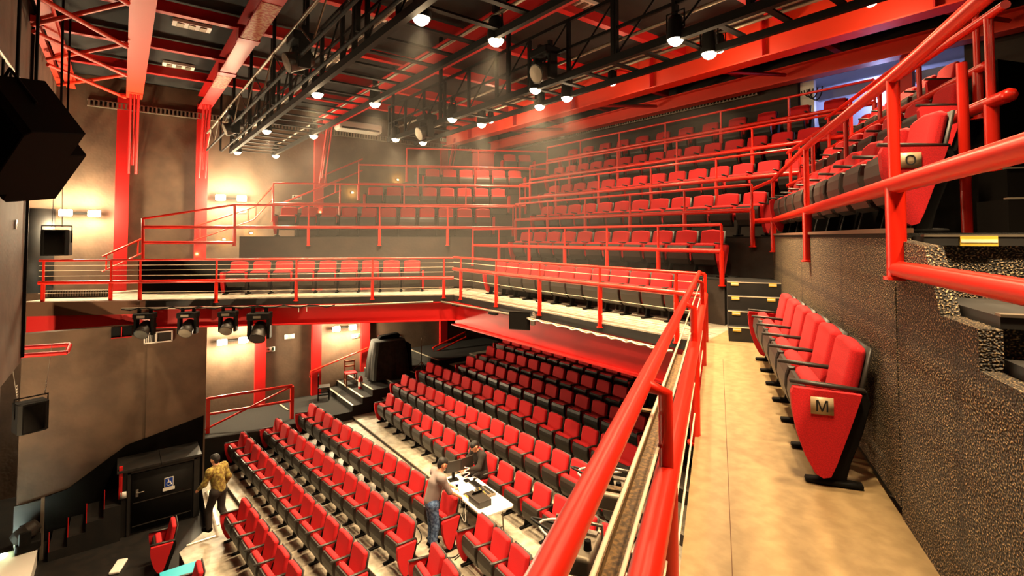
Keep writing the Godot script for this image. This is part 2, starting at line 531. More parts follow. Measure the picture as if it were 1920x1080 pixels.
# ---- roof steel
func ibeam(called, a, b, w, dep, m, label, cat, group = ""):      # a, b: ends at the middle of the lower flange
	var d = b - a
	var L = d.length()
	var t = thing(called, label, cat, a, wyaw(d), group)
	part("lower_flange", MB.new().box(Vector3(0, 0.015, L / 2), Vector3(w, 0.03, L)), m, t)
	part("upper_flange", MB.new().box(Vector3(0, dep - 0.015, L / 2), Vector3(w, 0.03, L)), m, t)
	part("web", MB.new().box(Vector3(0, dep / 2, L / 2), Vector3(0.04, dep - 0.06, L)), m, t)
	return t
func ceiling_steel():
	var b1 = ibeam("roof_beam", T(-19.4, 0.22, 4.25), T(4.8, 0.22, 4.25), 0.40, 0.45, M.orange_steel, "red steel roof beam nearest the stage, ending over the first pilaster", "beam", "roof beams")
	var b2 = ibeam("roof_beam", T(-19.4, 2.07, 4.2), T(4.8, 2.07, 4.2), 0.36, 0.45, M.red_steel, "red roof beam with unpainted primer patches on its flange", "beam", "roof beams")
	for q in [[-16.3, 1.3], [-12.0, 2.2], [-9.0, 1.6]]:
		part("bare_patch", MB.new().box(Vector3(0, -0.004, q[0] + 19.4 + q[1] / 2), Vector3(0.34, 0.012, q[1])), M.primer, b2, "pale unpainted patch")
	for z in [4.6, 7.4, 10.4]:
		part("splice_plate", MB.new().box(Vector3(0, 0.1, z), Vector3(0.42, 0.24, 0.3)), M.red_steel, b2)
	ibeam("roof_beam", T(-19.4, 5.95, 4.05), T(4.8, 5.95, 4.05), 0.36, 0.45, M.red_steel, "long red roof beam between the front and middle lighting catwalks", "beam", "roof beams")
	var b4 = ibeam("roof_beam", T(-19.4, 11.3, 3.95), T(4.8, 11.3, 3.95), 0.42, 0.95, M.orange_steel, "deep red plate girder over the rear balcony seats", "beam", "roof beams")
	for z in range(2, 24, 3):
		part("stiffener", MB.new().box(Vector3(0, 0.475, z), Vector3(0.36, 0.86, 0.03)), M.red_steel, b4)
	ibeam("roof_beam", T(-19.4, 13.7, 4.0), T(4.8, 13.7, 4.0), 0.36, 0.4, M.orange_steel, "red roof beam above the cable tray on the rear wall", "beam", "roof beams")
	# purlins run from the stage to the rear
	var i = 0
	for u in [-17.3, -14.9, -12.4, -9.9, -7.4, -4.9, -2.4, 0.1]:
		var p = MB.new()
		p.box(Vector3(0, 0.01, 12.8), Vector3(0.16, 0.02, 25.6)).box(Vector3(0, 0.14, 12.8), Vector3(0.025, 0.24, 25.6))
		var s = single("purlin", p, M.red_steel, "thin red steel purlin under the black ceiling, %s from the side wall" % nth(i, 8), "purlin", "purlins under the ceiling", T(u, -11.5, 4.56))
		s.basis = yaw(SI, CO)
		i += 1
	# diagonal wind braces between the stage bulkhead and the first beam
	var br = [[-18.9, -1.5, -16.6, 0.0], [-18.9, 0.0, -16.4, -1.5], [-16.3, -1.5, -13.9, 0.0], [-16.3, 0.0, -13.9, -1.5], [-13.8, -1.5, -11.4, 0.0], [-13.8, 0.0, -11.4, -1.5], [-11.3, -1.5, -8.9, 0.0], [-11.2, 0.0, -8.9, -1.5]]
	for k in br.size():
		var q = br[k]
		single("wind_brace", MB.new().tube([T(q[0], q[1], 4.24 - 0.1 * (k % 2)), T(q[2], q[3], 4.24 - 0.1 * (k % 2))], 0.045, 6), M.orange_steel, "orange-red diagonal brace near the stage ceiling, %s from the side wall" % nth(k, 8), "brace", "wind braces")
	for n in [-1.25]:
		ibeam("tie_beam", T(-19.4, n, 4.3), T(-6.0, n, 4.3), 0.2, 0.24, M.orange_steel, "orange-red tie beam by the stage ceiling, %s the braces" % ("at the stage end of" if n < -1 else "across"), "beam")
	for k in 4:
		var n = [13.0, 13.0, 13.0, 13.0][k]
		var u = [-15.0, -10.6, -6.6, -2.4][k]
		single("girder_brace", MB.new().tube([T(u, 11.4, 4.0), T(u + 0.6, 13.6, 4.2)], 0.05, 4), M.red_steel, "red strut from the deep girder to the rear wall beam, %s from the left" % nth(k, 4), "brace", "girder struts")
	# knee braces where beams meet the side wall: pairs of red angle bars
	for q in [[0.22, "first"], [2.07, "second"], [5.95, "third"], [11.3, "last"]]:
		var t = thing("knee_brace", "red angle-bar bracket under the %s roof beam at the side wall" % q[1], "bracket", T(-19.4, q[0], 4.2))
		for s in [-0.09, 0.0, 0.09]:
			part("angle_bar", MB.new().tube([T(-18.6, q[0] + s, 4.2) - t.position, T(-19.5, q[0] + s, 2.2 - absf(s) * 3.0) - t.position], 0.035, 4), M.red_steel, t)
	# recessed ceiling light fittings, all off
	var k2 = 0
	for q in [[360, 48], [335, 123], [612, 108], [697, 26], [1092, 6]]:
		var p = hit_h(q[0], q[1], 4.8)
		var t = thing("ceiling_light", "pale rectangular light fitting on the ceiling, unlit, %s from the left" % ["second", "first", "third", "fourth", "last"][k2], "light fitting", p, yaw(SI, CO), "unlit ceiling fittings")
		part("frame", MB.new().box(Vector3(0, 0, 0), Vector3(0.34, 0.07, 0.75)), M.white_plastic, t)
		for s in 3:
			part("louvre", MB.new().box(Vector3(0, -0.045, -0.22 + 0.22 * s), Vector3(0.24, 0.02, 0.13)), M.dull_steel, t)
		k2 += 1
	# air conditioner on the side wall
	var ac = thing("air_conditioner", "long white air conditioner high on the side wall behind the catwalk", "air conditioner", hit_u(672, 240, -19.38), yaw(CO, -SI))
	part("casing", MB.new().rbox(Vector3.ZERO, Vector3(1.75, 0.36, 0.6), 0.08), M.white_plastic, ac)
	part("outlet", MB.new().box(Vector3(0, -0.1, 0.3), Vector3(1.5, 0.07, 0.02)), M.seat_black, ac)

# ---- lighting catwalks: black steel bridges hung from the roof
func bridge(label, u0, u1, n0, n1, h, tall):
	var t = thing("catwalk", label, "catwalk", T(u0, n0, h))
	var o = t.position
	var st = [M.black_metal, M.black_metal]
	part("lamp_pipe", MB.new(o).tube([T(u0, n1 + 0.05, h + 0.32), T(u1, n1 + 0.05, h + 0.32)], 0.028, 8), M.dull_steel, t)
	part("lower_chord", MB.new(o).box(T((u0 + u1) / 2, n1, h), Vector3(0.07, 0.1, u1 - u0), yaw(CO, -SI)), st[0], t)
	for n in [n0]:
		part("lower_chord", MB.new(o).box(T((u0 + u1) / 2, n, h), Vector3(0.09, 0.12, u1 - u0), yaw(CO, -SI)), st[0], t)
		part("upper_chord", MB.new(o).box(T((u0 + u1) / 2, n, h + tall), Vector3(0.05, 0.06, u1 - u0), yaw(CO, -SI)), st[0], t)
		part("middle_rail", MB.new(o).box(T((u0 + u1) / 2, n, h + tall * 0.5), Vector3(0.04, 0.045, u1 - u0), yaw(CO, -SI)), st[0], t)
		var u = u0 + 0.05
		while u < u1:
			part("post", MB.new(o).box(T(u, n, h + tall / 2), Vector3(0.06, tall, 0.06), yaw(CO, -SI)), st[0], t)
			var v = min(u + 1.05, u1)
			part("diagonal", MB.new(o).tube([T(u, n, h + 0.05), T(v, n, h + tall)], 0.018, 5), M.black_metal, t)
			u += 1.05
	var u = u0 + 0.3
	while u < u1:
		part("hanger", MB.new(o).box(T(u, n0, h + (4.8 - h) / 2), Vector3(0.07, 4.8 - h, 0.07)), st[0], t)
		u += 2.7
	var sl = MB.new(o)
	u = u0 + 0.1
	while u < u1:
		sl.box(T(u, (n0 + n1) / 2, h + 0.06), Vector3(n1 - n0, 0.03, 0.09), yaw(CO, -SI))
		u += 0.62
	part("walkway_slats", sl, M.black_metal, t).set_meta("kind", "stuff")
	part("lamp_pipe", MB.new(o).tube([T(u0, n0 + 0.1, h + 0.32), T(u1, n0 + 0.1, h + 0.32)], 0.028, 8), M.dull_steel, t)
	return t
func catwalks():
	bridge("long black steel lighting catwalk in front, hung above the stalls", -18.6, -0.4, 2.75, 4.0, 2.75, 0.95)
	bridge("black steel lighting catwalk in the middle, hung before the rear balcony", -13.6, -0.4, 6.0, 6.85, 2.75, 0.95)
	# the slender pipe truss along the stage side of the front catwalk
	var t = thing("pipe_truss", "slender pipe truss along the stage side of the front catwalk", "truss", T(-18.7, 2.1, 3.3))
	var o = t.position
	for q in [[2.1, 3.3], [2.1, 2.75], [2.5, 2.75]]:
		part("pipe", MB.new(o).tube([T(-18.7, q[0], q[1]), T(-0.6, q[0], q[1])], 0.028, 8), M.dull_steel if q[1] > 3 else M.black_metal, t)
	for i in 22:
		var u = -18.6 + i * 0.8
		part("lacing_bar", MB.new(o).tube([T(u, 2.1, 3.3 if i % 2 else 2.75), T(u + 0.8, 2.1, 2.75 if i % 2 else 3.3)], 0.014, 5), M.dull_steel, t)
		if i % 3 == 0:
			part("drop_bar", MB.new(o).box(T(u, 2.46, 3.78), Vector3(0.06, 2.05, 0.06)), M.black_metal, t)
	# pipe along the plate girder
	var p = thing("lamp_pipe", "bare steel pipe running along the deep red girder", "pipe", T(-15, 10.2, 4.3))
	part("pipe", MB.new(p.position).tube([T(-15, 10.2, 4.42), T(1, 10.2, 4.42)], 0.045, 8), M.dull_steel, p)
	for i in 6:
		part("bracket", MB.new(p.position).tube([T(-14.5 + i * 2.8, 10.2, 4.42), T(-14.5 + i * 2.8, 11.25, 4.5)], 0.035, 4), M.red_steel, p)
	# unlit theatre lanterns hanging on the catwalks
	var ls = [[565, 75, 2.2, 3.1, "front catwalk, highest in view"], [440, 215, 2.2, 3.0, "front catwalk, lowest and leftmost"], [1022, 100, 5.9, 3.0, "middle catwalk, beside a bright lamp"], [800, 222, 5.9, 3.0, "middle catwalk, near its left end"]]
	for q in ls:
		var at = hit_n(q[0], q[1], q[2])
		var g = thing("stage_lantern", "unlit black stage lantern hanging on the " + q[4], "stage light", at, yaw(-SI, -CO), "unlit stage lanterns")
		moving_head(g, 1.35, 0.4)
func moving_head(t, k, tilt, lens = null):
	# base box at the top, a yoke with two arms, and the tilted head with its lens
	part("base", MB.new().rbox(Vector3(0, 0.0, 0), Vector3(0.34, 0.11, 0.26) * k, 0.03), M.black_metal, t)
	part("clamp", MB.new().box(Vector3(-0.1, 0.09, 0) * k, Vector3(0.05, 0.1, 0.05) * k).box(Vector3(0.1, 0.09, 0) * k, Vector3(0.05, 0.1, 0.05) * k), M.black_metal, t)
	for s in [-1, 1]:
		part("yoke_arm", MB.new().rbox(Vector3(s * 0.145, -0.2, 0) * k, Vector3(0.055, 0.34, 0.14) * k, 0.02), M.black_metal, t)
	var b = Basis(Vector3.RIGHT, tilt)
	var head = part("head", MB.new().lathe(Vector3(0, -0.24, 0) * k, [Vector2(0.0, -0.14) * k, Vector2(0.085, -0.13) * k, Vector2(0.11, -0.05) * k, Vector2(0.115, 0.12) * k, Vector2(0.125, 0.17) * k, Vector2(0.105, 0.17) * k], 16, b * Basis(Vector3.RIGHT, PI / 2)), M.seat_black, t)
	part("lens", MB.new().lathe(Vector3(0, -0.24, 0) * k, [Vector2(0.112, 0.165) * k, Vector2(0.112, 0.175) * k, Vector2(0.0, 0.182) * k], 16, b * Basis(Vector3.RIGHT, PI / 2)), lens if lens else M.dull_steel, head, "round glass lens")

# ---- balcony and rising tiers
const LV = [-1.66, 0.0, 0.76, 1.53, 2.3]     # floor levels of the left wing rows (the rear has one more at -0.8)
const LD = [14.73, 16.35, 17.2, 18.1, 19.0]  # front lines of the left wing
const RN = [7.6, 9.9, 10.85, 11.75, 12.6]    # front lines of the rear rows
const NE = [1.49, 1.49, 2.5, 3.35, 4.2]    # front lines of the near wing
func wallx(z) -> float:                      # our balcony: the stucco wall's line
	return 0.4053 * z + 1.06
func edgex(z) -> float:                      # our balcony: the railing's line
	return 0.4053 * z - 0.21
func level_poly(k):
	var a = lpt(-12.2, LD[k], 0) if k == 0 else lpt([0, -9.3, -7.6, -5.2, -3.9][k], LD[k], 0)
	var pts = []
	if k == 0: pts = [lpt(-12.4, LD[0], 0)]
	else:
		pts = [a + V(-0.4, 0, -2.4), a]
	pts.append(cross_ln(LD[k], RN[k], 0))
	return pts
func tiers():
	# balcony walkway: left wing, rear, and ours, in one slab
	var far = cross_ln(LD[0], RN[0], 0)
	var corner = XZ(edgex(8.05), 8.05, 0)
	var near = XZ(edgex(-1.2), -1.2, 0)
	var y1 = EYE + LV[0]
	var slabm = M.black_panel
	var pieces = [
		["left wing", [lpt(-12.4, LD[0], 0), far, cross_ln(16.4, 9.0, 0), lpt(-12.4, 16.4, 0), T(-19.7, 7.5, 0), T(-19.7, -0.6, 0)], M.grey_floor],
		["rear balcony", [far, corner, cross_ne(9.1, 1.3, 0), cross_ln(16.4, 9.1, 0)], M.grey_floor],
		["near balcony", [corner, near, XZ(wallx(-1.2) + 0.02, -1.2, 0), XZ(wallx(9.4) + 0.02, 9.4, 0), XZ(3.3, 9.2, 0)], M.pale_floor]]
	for q in pieces:
		struct("floor_" + q[0].replace(" ", "_"), MB.new().plan(q[1], y1 - 0.03, y1), q[2], "pale boarded walkway of the " + q[0], "floor")
		var under = []
		for p in q[1]: under.append(p)
		struct("trim_slab_" + q[0].replace(" ", "_"), MB.new().plan(under, y1 - 0.2, y1 - 0.031), slabm, "black slab edge under the %s walkway" % q[0], "slab")
	# long joints between the boards of the near walkway
	for i in 1:
		var off = 0.02
		struct("trim_joint", MB.new().box(XZ(0.4053 * 3.2 - 0.27 + 0.3 + off, 3.2, LV[0] + 0.001), Vector3(0.004, 0.003, 8.0), yaw(0.376, 0.927)), M.stone, "dark board joint in the near balcony walkway, %s from the railing" % nth(i, 99), "floor joint")
	for i in 4:
		struct("trim_joint", MB.new().box((far + corner) / 2.0 + (corner - far).normalized().cross(Vector3.UP) * (0.14 + 0.15 * i) * -1.0 + Vector3(0, y1 + 0.001 - (far.y + corner.y) / 2.0, 0), Vector3(0.012, 0.003, 7.6), yaw(CO, -SI)), M.stone, "dark board joint in the rear balcony walkway, %s from the railing" % nth(i, 99), "floor joint")
	# rising rows: black stucco risers with a floor on top, from the lowest up
	tier("rear tier at half height", [cross_ln(16.3, 8.95, 0), hit_n(1358, 530, 8.95), cross_ne(9.9, 1.49, 0), T(-11.0, 10.2, 0)], -0.8, M.dark_wall, M.carpet)
	var nm = ["", "first", "second", "third", "topmost"]
	for k in range(1, 5):
		var a = lpt([0, -8.2, -7.0, -4.9, -3.6][k], LD[k], 0)
		var c = cross_ln(LD[k], RN[k], 0)
		var e = cross_ne(RN[k], NE[k], 0) if k > 1 else XZ(wallx(9.73), 9.73, 0)
		var aisle = a + V(-0.156, 0, -0.988) * 4.0
		tier("%s upper tier of the left wing" % nm[k], [aisle, a, c, T(-14, 14.28, 0)], LV[k], M.dark_wall, M.carpet)
		tier("%s upper tier of the rear" % nm[k], [c, e, T(-3.4 if k < 3 else -3.4, 14.28, 0), T(-14, 14.28, 0)], LV[k], M.dark_wall, M.carpet)
	# the near wing: stucco wall beside our chairs, rows behind it
	var w0 = XZ(wallx(9.73), 9.73, 0)
	var w1 = XZ(wallx(3.05), 3.05, 0)
	var far_e = T(-3.4, 14.28, 0)
	var near_tier = [w0, w1, w1 + V(1.5, 0, 0.6), w1 + V(6.0, 0, 0.6), far_e]
	tier("first tier of the near wing behind the speckled wall", near_tier, 0.02, M.stucco, M.carpet)
	struct("trim_coping", MB.new().plan([w0 + V(-0.03, 0, 0), w1 + V(-0.03, 0, 0.02), w1 + V(0.12, 0, 0), w0 + V(0.12, 0, 0)], EYE + 0.02, EYE + 0.05), M.stone, "thin brown coping along the top of the speckled wall", "trim")
	for k in [2, 3, 4]:
		var e0 = cross_ne(RN[k], NE[k], 0)
		tier("%s tier of the near wing" % ["", "", "second", "third", "topmost"][k], [e0, ept([0, 0, 3.95, 5.4, 6.5][k], NE[k], 0), ept([0, 0, 3.95, 5.4, 6.5][k], NE[k], 0) + V(5, 0, -1.4), far_e], LV[k], M.black_soft, M.black_soft)
	for i in 2:
		var z = 3.25 + 0.33 * i
		step("among the seats at the right edge", ["lower", "upper"][i], XZ(0.975 * z + 0.02, z, 0), V(0.96, 0, 0.28), V(0.28, 0, -0.96), 2.2, 0.34, 0.24, 0.24 * (i + 1), 1)
	# stairs from our balcony to the half-height tier
	var d = V(0.376, 0, -0.927)
	var s = V(0.927, 0, 0.376)
	for i in 4:
		var a = XZ(3.44, 8.1, 0) + d * 0.28 * i
		var h = LV[0] + 0.215 * (i + 1)
		step("near the far end of our balcony", nth(i, 99), a, s, d, 0.80 if i < 3 else 0.85, 0.28 if i < 3 else 1.2, 0.30, h, 2)
	# stairs through the speckled wall beside the camera: three broad treads
	var sx = [[2.85, 3.8, 0.0], [2.1, 2.86, -0.33], [1.8, 2.1, -0.50], [1.5, 1.8, -0.68], [1.2, 1.5, -0.86], [0.9, 1.2, -1.04]]
	for i in sx.size():
		var z0 = sx[i][0]
		step("right of the speckled wall", ["topmost", "second", "third", "fourth", "fifth", "sixth"][i], XZ(wallx(z0) + 0.1, z0, 0), s, d, 3.0, sx[i][1] - z0, 0.05, sx[i][2], 1)
		var a = XZ(wallx(z0 + 0.03) + 0.12, z0 + 0.03, 0)
		struct("wall_riser", MB.new().plan([a, a + s * 2.9, a + s * 2.9 + d * 0.05, a + d * 0.05], EYE - 1.66, EYE + sx[i][2] - 0.05), M.stucco, "speckled riser under the %s dark tread right of the camera" % nth(i, 99), "riser")
	# the side of that stair: a stucco panel in line with the wall, cut to the treads
	var side = [Vector2(-1.5, -1.66), Vector2(3.05, -1.66), Vector2(3.05, -0.02), Vector2(2.62, -0.05), Vector2(2.45, -0.38), Vector2(2.1, -0.38), Vector2(2.1, -0.55), Vector2(1.8, -0.55), Vector2(1.8, -0.73), Vector2(1.5, -0.73), Vector2(1.5, -0.91), Vector2(1.2, -0.91), Vector2(1.2, -1.09), Vector2(-1.5, -1.09)]
	for i in side.size(): side[i] = Vector2(side[i].x / 0.927, side[i].y)
	struct("wall_stair_side", MB.new().ext(side, 0.08, Transform3D(Basis(d, Vector3.UP, d.cross(Vector3.UP)), XZ(1.06, 0, 0) + s * 0.045), 0.0), M.stucco, "speckled side panel under the stair beside the camera", "wall")
	# black base of the side stair, at the left of the lowest left wing row, and a ribbed floor heater by the wall
	single("low_platform", MB.new().plan([lpt(-10.8, 16.2, 0), lpt(-8.1, 16.3, 0), lpt(-8.2, 17.6, 0), lpt(-10.8, 17.6, 0)], EYE + LV[0], EYE - 0.72), M.black_soft, "low black block left of the lowest left wing seats", "platform")
	var h0 = hit_l(82, 548, 15.6)
	var h1 = hit_l(206, 542, 15.6)
	var ht = thing("floor_heater", "long ribbed pale metal strip on the walkway floor at the left end", "heater", with_h(h0, LV[0]))
	var hw = wyaw(h1 - h0)
	part("casing", MB.new(ht.position).box(with_h((h0 + h1) / 2, LV[0] + 0.09), Vector3(0.2, 0.18, h0.distance_to(h1)), hw), M.seat_black, ht)
	for i in 26: part("rib", MB.new(ht.position).box(with_h(h0.lerp(h1, (i + 0.5) / 26.0), LV[0] + 0.11), Vector3(0.23, 0.16, 0.03), hw), M.dull_steel, ht)
	# stair along the side wall of the left wing
	var n = 2.4
	var h = LV[0] + 0.2
	var st = thing("side_stair", "dark stair climbing along the side wall past the left wing", "stair", T(-18, n, LV[0]))
	while h < 2.3:
		part("step", MB.new(st.position).plan([T(-19.68, n, 0), T(-17.0, n, 0), T(-17.0, n + 0.32, 0), T(-19.68, n + 0.32, 0)], EYE + h - 0.2, EYE + h), M.carpet, st)
		n += 0.36
		h += 0.2
func tier(label, pts, h, riser, top):
	struct("trim_tier", MB.new().plan(pts, EYE + min(h, 0.0) - 1.6 if h < 2 else EYE + h - 1.6, EYE + h - 0.03), riser, "dark riser of the " + label, "riser")
	struct("floor_tier", MB.new().plan(pts, EYE + h - 0.029, EYE + h), top, "dark carpeted floor of the " + label, "floor")
func step(where, which, a, s, d, wide, deep, thick, h, tapes):
	var t = thing("stair_step", "%s dark stair tread %s, with %s" % [which, where, "two yellow tape marks" if tapes == 2 else "a yellow tape mark"], "stair step", with_h(a, h))
	part("tread", MB.new(t.position).plan([with_h(a, 0), with_h(a + s * wide, 0), with_h(a + s * wide + d * deep, 0), with_h(a + d * deep, 0)], EYE + h - thick if tapes == 1 else EYE + LV[0], EYE + h), M.black_panel if thick < 0.2 or tapes == 2 else M.black_soft, t)
	var bs = Basis(s, Vector3.UP, -d)
	part("nosing", MB.new(t.position).box(with_h(a + s * wide / 2 + d * 0.02, h + 0.004), Vector3(wide, 0.012, 0.05), bs), M.nosing if tapes == 2 else M.dull_steel, t, "metal edge strip")
	var xs = [0.12, wide - 0.14] if tapes == 2 else [0.24]
	for x in xs:
		var w = 0.12 if tapes == 2 else 0.16
		var tp = part("tape_mark", MB.new(t.position).box(with_h(a + s * x - d * 0.004, h - 0.025), Vector3(w, 0.055, 0.012), bs), M.tape_yellow, t, "yellow tape mark")
		part("tape_band", MB.new(t.position).box(with_h(a + s * x - d * 0.011, h - 0.025), Vector3(w * 0.98, 0.018, 0.003), bs), M.tape_white, tp)

# ---- stalls floor
const ON = [[-6.8, "A"], [-6.67, "B"], [-6.45, "C"], [-6.17, "D"], [-6.07, "E"], [-5.64, "F"], [-5.4, "G"], [-5.09, "H"], [-4.88, "I"], [-4.6, "J"]]
const AISLE = [[6.3, -5.72], [6.65, -5.52], [7.0, -5.32], [7.7, -5.18], [8.6, -5.0], [9.6, -4.7], [13.5, -4.7]]
func orchestra_floor():
	# front edge of each terrace; the four lowest are turned a little, as their seats are
	var fr = [[T(-13.2, 1.13, 0), T(1, 2.6, 0)], [T(-17.0, 2.25, 0), T(1, 3.9, 0)], [T(-17.0, 3.3, 0), T(1, 4.9, 0)], [T(-17.0, 3.95, 0), T(1, 5.55, 0)]]
	for n in [6.3, 7.35, 8.2, 9.1, 10.05, 10.95]: fr.append([T(-17.0, n, 0), T(1, n, 0)])
	var nm = ["lowest", "second", "third", "fourth", "cross aisle and fifth", "sixth", "seventh", "eighth", "ninth", "highest"]
	for k in 11:
		if k == 10: nm.append("very highest")
		var back = [T(1, 13.5, 0), T(-17.0, 13.5, 0)] if k > 0 else [T(1, 13.5, 0), T(-16.9, 13.5, 0), T(-16.9, 1.9, 0), T(-13.9, 1.75, 0)]
		var h = EYE + ON[min(k, 9)][0]
		if k < 10: struct("trim_stalls", MB.new().plan([fr[k][0], fr[k][1]] + back, max(h - 0.4, 0.0), h - 0.025), M.dark_wall, "dark riser below the %s seat row of the stalls" % nm[k], "riser")
		if k < 10: struct("floor_stalls", MB.new().plan([fr[k][0], fr[k][1]] + back, h - 0.024, h), M.grey_floor, "pale grey boards under the %s seat row of the stalls" % nm[k], "floor")
		# side aisle by the wall, in black carpet, one step to each row
		if k > 4:
			var n0 = AISLE[k - 5][0]
			var n1 = AISLE[k - 4][0] if k < 10 else 13.5
			var h1 = EYE + AISLE[k - 5][1]
			var t = thing("aisle_step", "black carpeted step with pale edge in the wall aisle, beside the %s stalls row" % nm[k], "step", T(-18.3, n0, AISLE[k - 5][1]), Basis.IDENTITY, "aisle steps by the wall")
			part("tread", MB.new(t.position).plan([T(-19.68, n0, 0), T(-17.0, n0, 0), T(-17.0, n1, 0), T(-19.68, n1, 0)], h1 - 0.6, h1), M.carpet, t)
			part("nosing", MB.new(t.position).box(T(-18.35, n0 + 0.02, AISLE[k - 5][1] + 0.005), Vector3(2.6, 0.014, 0.06), yaw(SI, CO)), M.nosing, t, "pale edge strip")
	struct("floor_landing", MB.new().plan([T(-19.68, 1.95, 0), T(-17.35, 1.95, 0), T(-17.0, 3.6, 0), T(-17.0, 6.31, 0), T(-19.68, 6.31, 0)], 0.0, EYE - 5.9), M.carpet, "dark carpeted landing by the side wall with a red railing", "floor")
	for q in [[350, 1023, 405, 1005, -6.79], [387, 908, 409, 985, -6.66], [535, 785, 558, 806, -6.2], [473, 815, 493, 836, -6.4], [407, 845, 425, 870, -6.6], [525, 758, 540, 769, -5.88]]:
		var a = hit_h(q[0], q[1], q[4])
		var b = hit_h(q[2], q[3], q[4])
		struct("trim_nosing", MB.new().box((a + b) / 2, Vector3(0.05, 0.02, a.distance_to(b)), wyaw(b - a)), M.nosing, "pale step edge left of the stalls seats, near floor height %.2f metres" % (q[4] + EYE), "step edge")

# ---- seats: fold-up theatre chairs. Local frame: +z is where the sitter looks, +x the sitter's left
func seat_proto(kind):
	var t = Node3D.new()
	if not seats.has("m"):
		seats["m"] = {}
		var lean = Basis(Vector3.RIGHT, -0.21)
		var m = seats["m"]
		# backrest: a padded slab whose top edge is slightly arched
		var bk = MB.new()
		bk.rbox(Vector3(0, 0.665, -0.105), Vector3(0.485, 0.50, 0.095), 0.04, lean, 4, 0.012)
		var arr = bk.v
		for i in arr.size():
			if arr[i].y > 0.78: arr[i].y += 0.028 * (1.0 - pow(arr[i].x / 0.245, 2.0))
		bk.v = arr
		m["backrest"] = bk.mesh()
		m["back_shell"] = MB.new().rbox(Vector3(0, 0.63, -0.158), Vector3(0.50, 0.58, 0.03), 0.014, lean, 2).mesh()
		# tipped-up seat: red pad towards the back, black shell bulging to the front
		m["seat_pad"] = MB.new().rbox(Vector3(0, 0.47, 0.105), Vector3(0.475, 0.39, 0.115), 0.045, Basis(Vector3.RIGHT, 0.08), 4).mesh()
		var prof = [Vector2(0.15, 0.615), Vector2(0.20, 0.615), Vector2(0.222, 0.55), Vector2(0.228, 0.46), Vector2(0.20, 0.34), Vector2(0.14, 0.235), Vector2(0.075, 0.20), Vector2(0.07, 0.26), Vector2(0.13, 0.36)]
		var pan = []
		for p in prof: pan.append(Vector2(-p.x, p.y))
		m["seat_pan"] = MB.new().ext(pan, 0.485, Transform3D(Basis(Vector3(0, 0, -1), Vector3.UP, Vector3.RIGHT), Vector3.ZERO), 0.012).mesh()
		m["armrest"] = MB.new().rbox(Vector3(0, 0.655, 0.06), Vector3(0.055, 0.035, 0.45), 0.014, Basis(Vector3.RIGHT, -0.07), 2).mesh()
		var xf = Transform3D(Basis(Vector3(0, 0, -1), Vector3.UP, Vector3.RIGHT), Vector3.ZERO)
		var ped = [Vector2(0.10, 0.64), Vector2(0.17, 0.64), Vector2(0.19, 0.56), Vector2(0.14, 0.36), Vector2(0.07, 0.16), Vector2(0.04, 0.03), Vector2(-0.09, 0.03), Vector2(-0.06, 0.16), Vector2(0.0, 0.36), Vector2(0.04, 0.52)]
		m["pedestal"] = MB.new().ext(ped, 0.035, xf, 0.006).mesh()
		m["foot"] = MB.new().rbox(Vector3(0, 0.02, 0.03), Vector3(0.08, 0.04, 0.34), 0.019, Basis.IDENTITY, 3).mesh()
		var pnl = []
		for p in [Vector2(-0.13, 0.625), Vector2(0.265, 0.64), Vector2(0.28, 0.60), Vector2(0.272, 0.47), Vector2(0.245, 0.33), Vector2(0.20, 0.19), Vector2(0.145, 0.085), Vector2(0.10, 0.06), Vector2(0.055, 0.075), Vector2(0.02, 0.16), Vector2(-0.06, 0.40)]: pnl.append(Vector2(-p.x, p.y))
		m["end_panel"] = MB.new().ext(pnl, 0.066, xf, 0.02).mesh()
	var m = seats["m"]
	part("backrest", m["backrest"], M.red_cloth, t)
	part("back_shell", m["back_shell"], M.seat_black, t)
	part("seat_pad", m["seat_pad"], M.red_cloth, t)
	part("seat_pan", m["seat_pan"], M.seat_black, t, "black underside of the folded seat")
	# one arm and leg per chair at the sitter's left; the last chair of a row has both
	var sides = [1] if kind == "mid" or kind == "left" else [1, -1]
	if kind == "both": sides = [1, -1]
	for s in sides:
		var a = part("armrest", m["armrest"], M.seat_black, t)
		a.position.x = s * 0.3
		var p = part("pedestal", m["pedestal"], M.black_metal, t)
		p.position.x = s * 0.3
		var f = part("foot", m["foot"], M.black_metal, t)
		f.position.x = s * 0.3
	for s in ([1] if kind == "left" else [-1] if kind == "right" else [1, -1] if kind == "both" else []):
		var e = part("end_panel", m["end_panel"], M.red_cloth, t, "red upholstered side panel")
		e.position.x = s * 0.335
	return t
# a row of n seats whose backrest tops run from a to b (world points); look: -1 or 1, which side of the row they face
func seat_row(a, b, n, h, look, name_row, from_txt, group, skip = [], sc = 1.0, tall = 0.95, word = "red folding seat"):
	var d = (b - a)
	d.y = 0
	var f = d.normalized().cross(Vector3.UP) * look     # where the sitters look
	var bs = Basis(Vector3.UP.cross(f), Vector3.UP, f)
	var out = []
	for i in n:
		if i in skip: continue
		# the sitter's left (+x) points along the row or against it
		var along = bs.x.dot(d) > 0
		var first = i == 0
		var last = i == n - 1
		var kind = "mid"
		if last and along or first and not along: kind = "left"
		if first and along or last and not along: kind = "right"
		if n == 1: kind = "both"
		if not seats.has(kind):
			seats[kind] = seat_proto(kind)
		var s = seats[kind].duplicate()
		var p = a.lerp(b, float(i) / max(n - 1, 1)) + f * 0.165 * sc
		s.name = unique("theatre_seat")
		add_child(s, true)
		s.transform = Transform3D(bs.scaled(Vector3.ONE * sc), Vector3(p.x, EYE + h, p.z))
		tag(s, "%s, %s %s %s" % [word, nth(i, n), from_txt, name_row], "theatre seat", group)
		out.append(s)
	return out
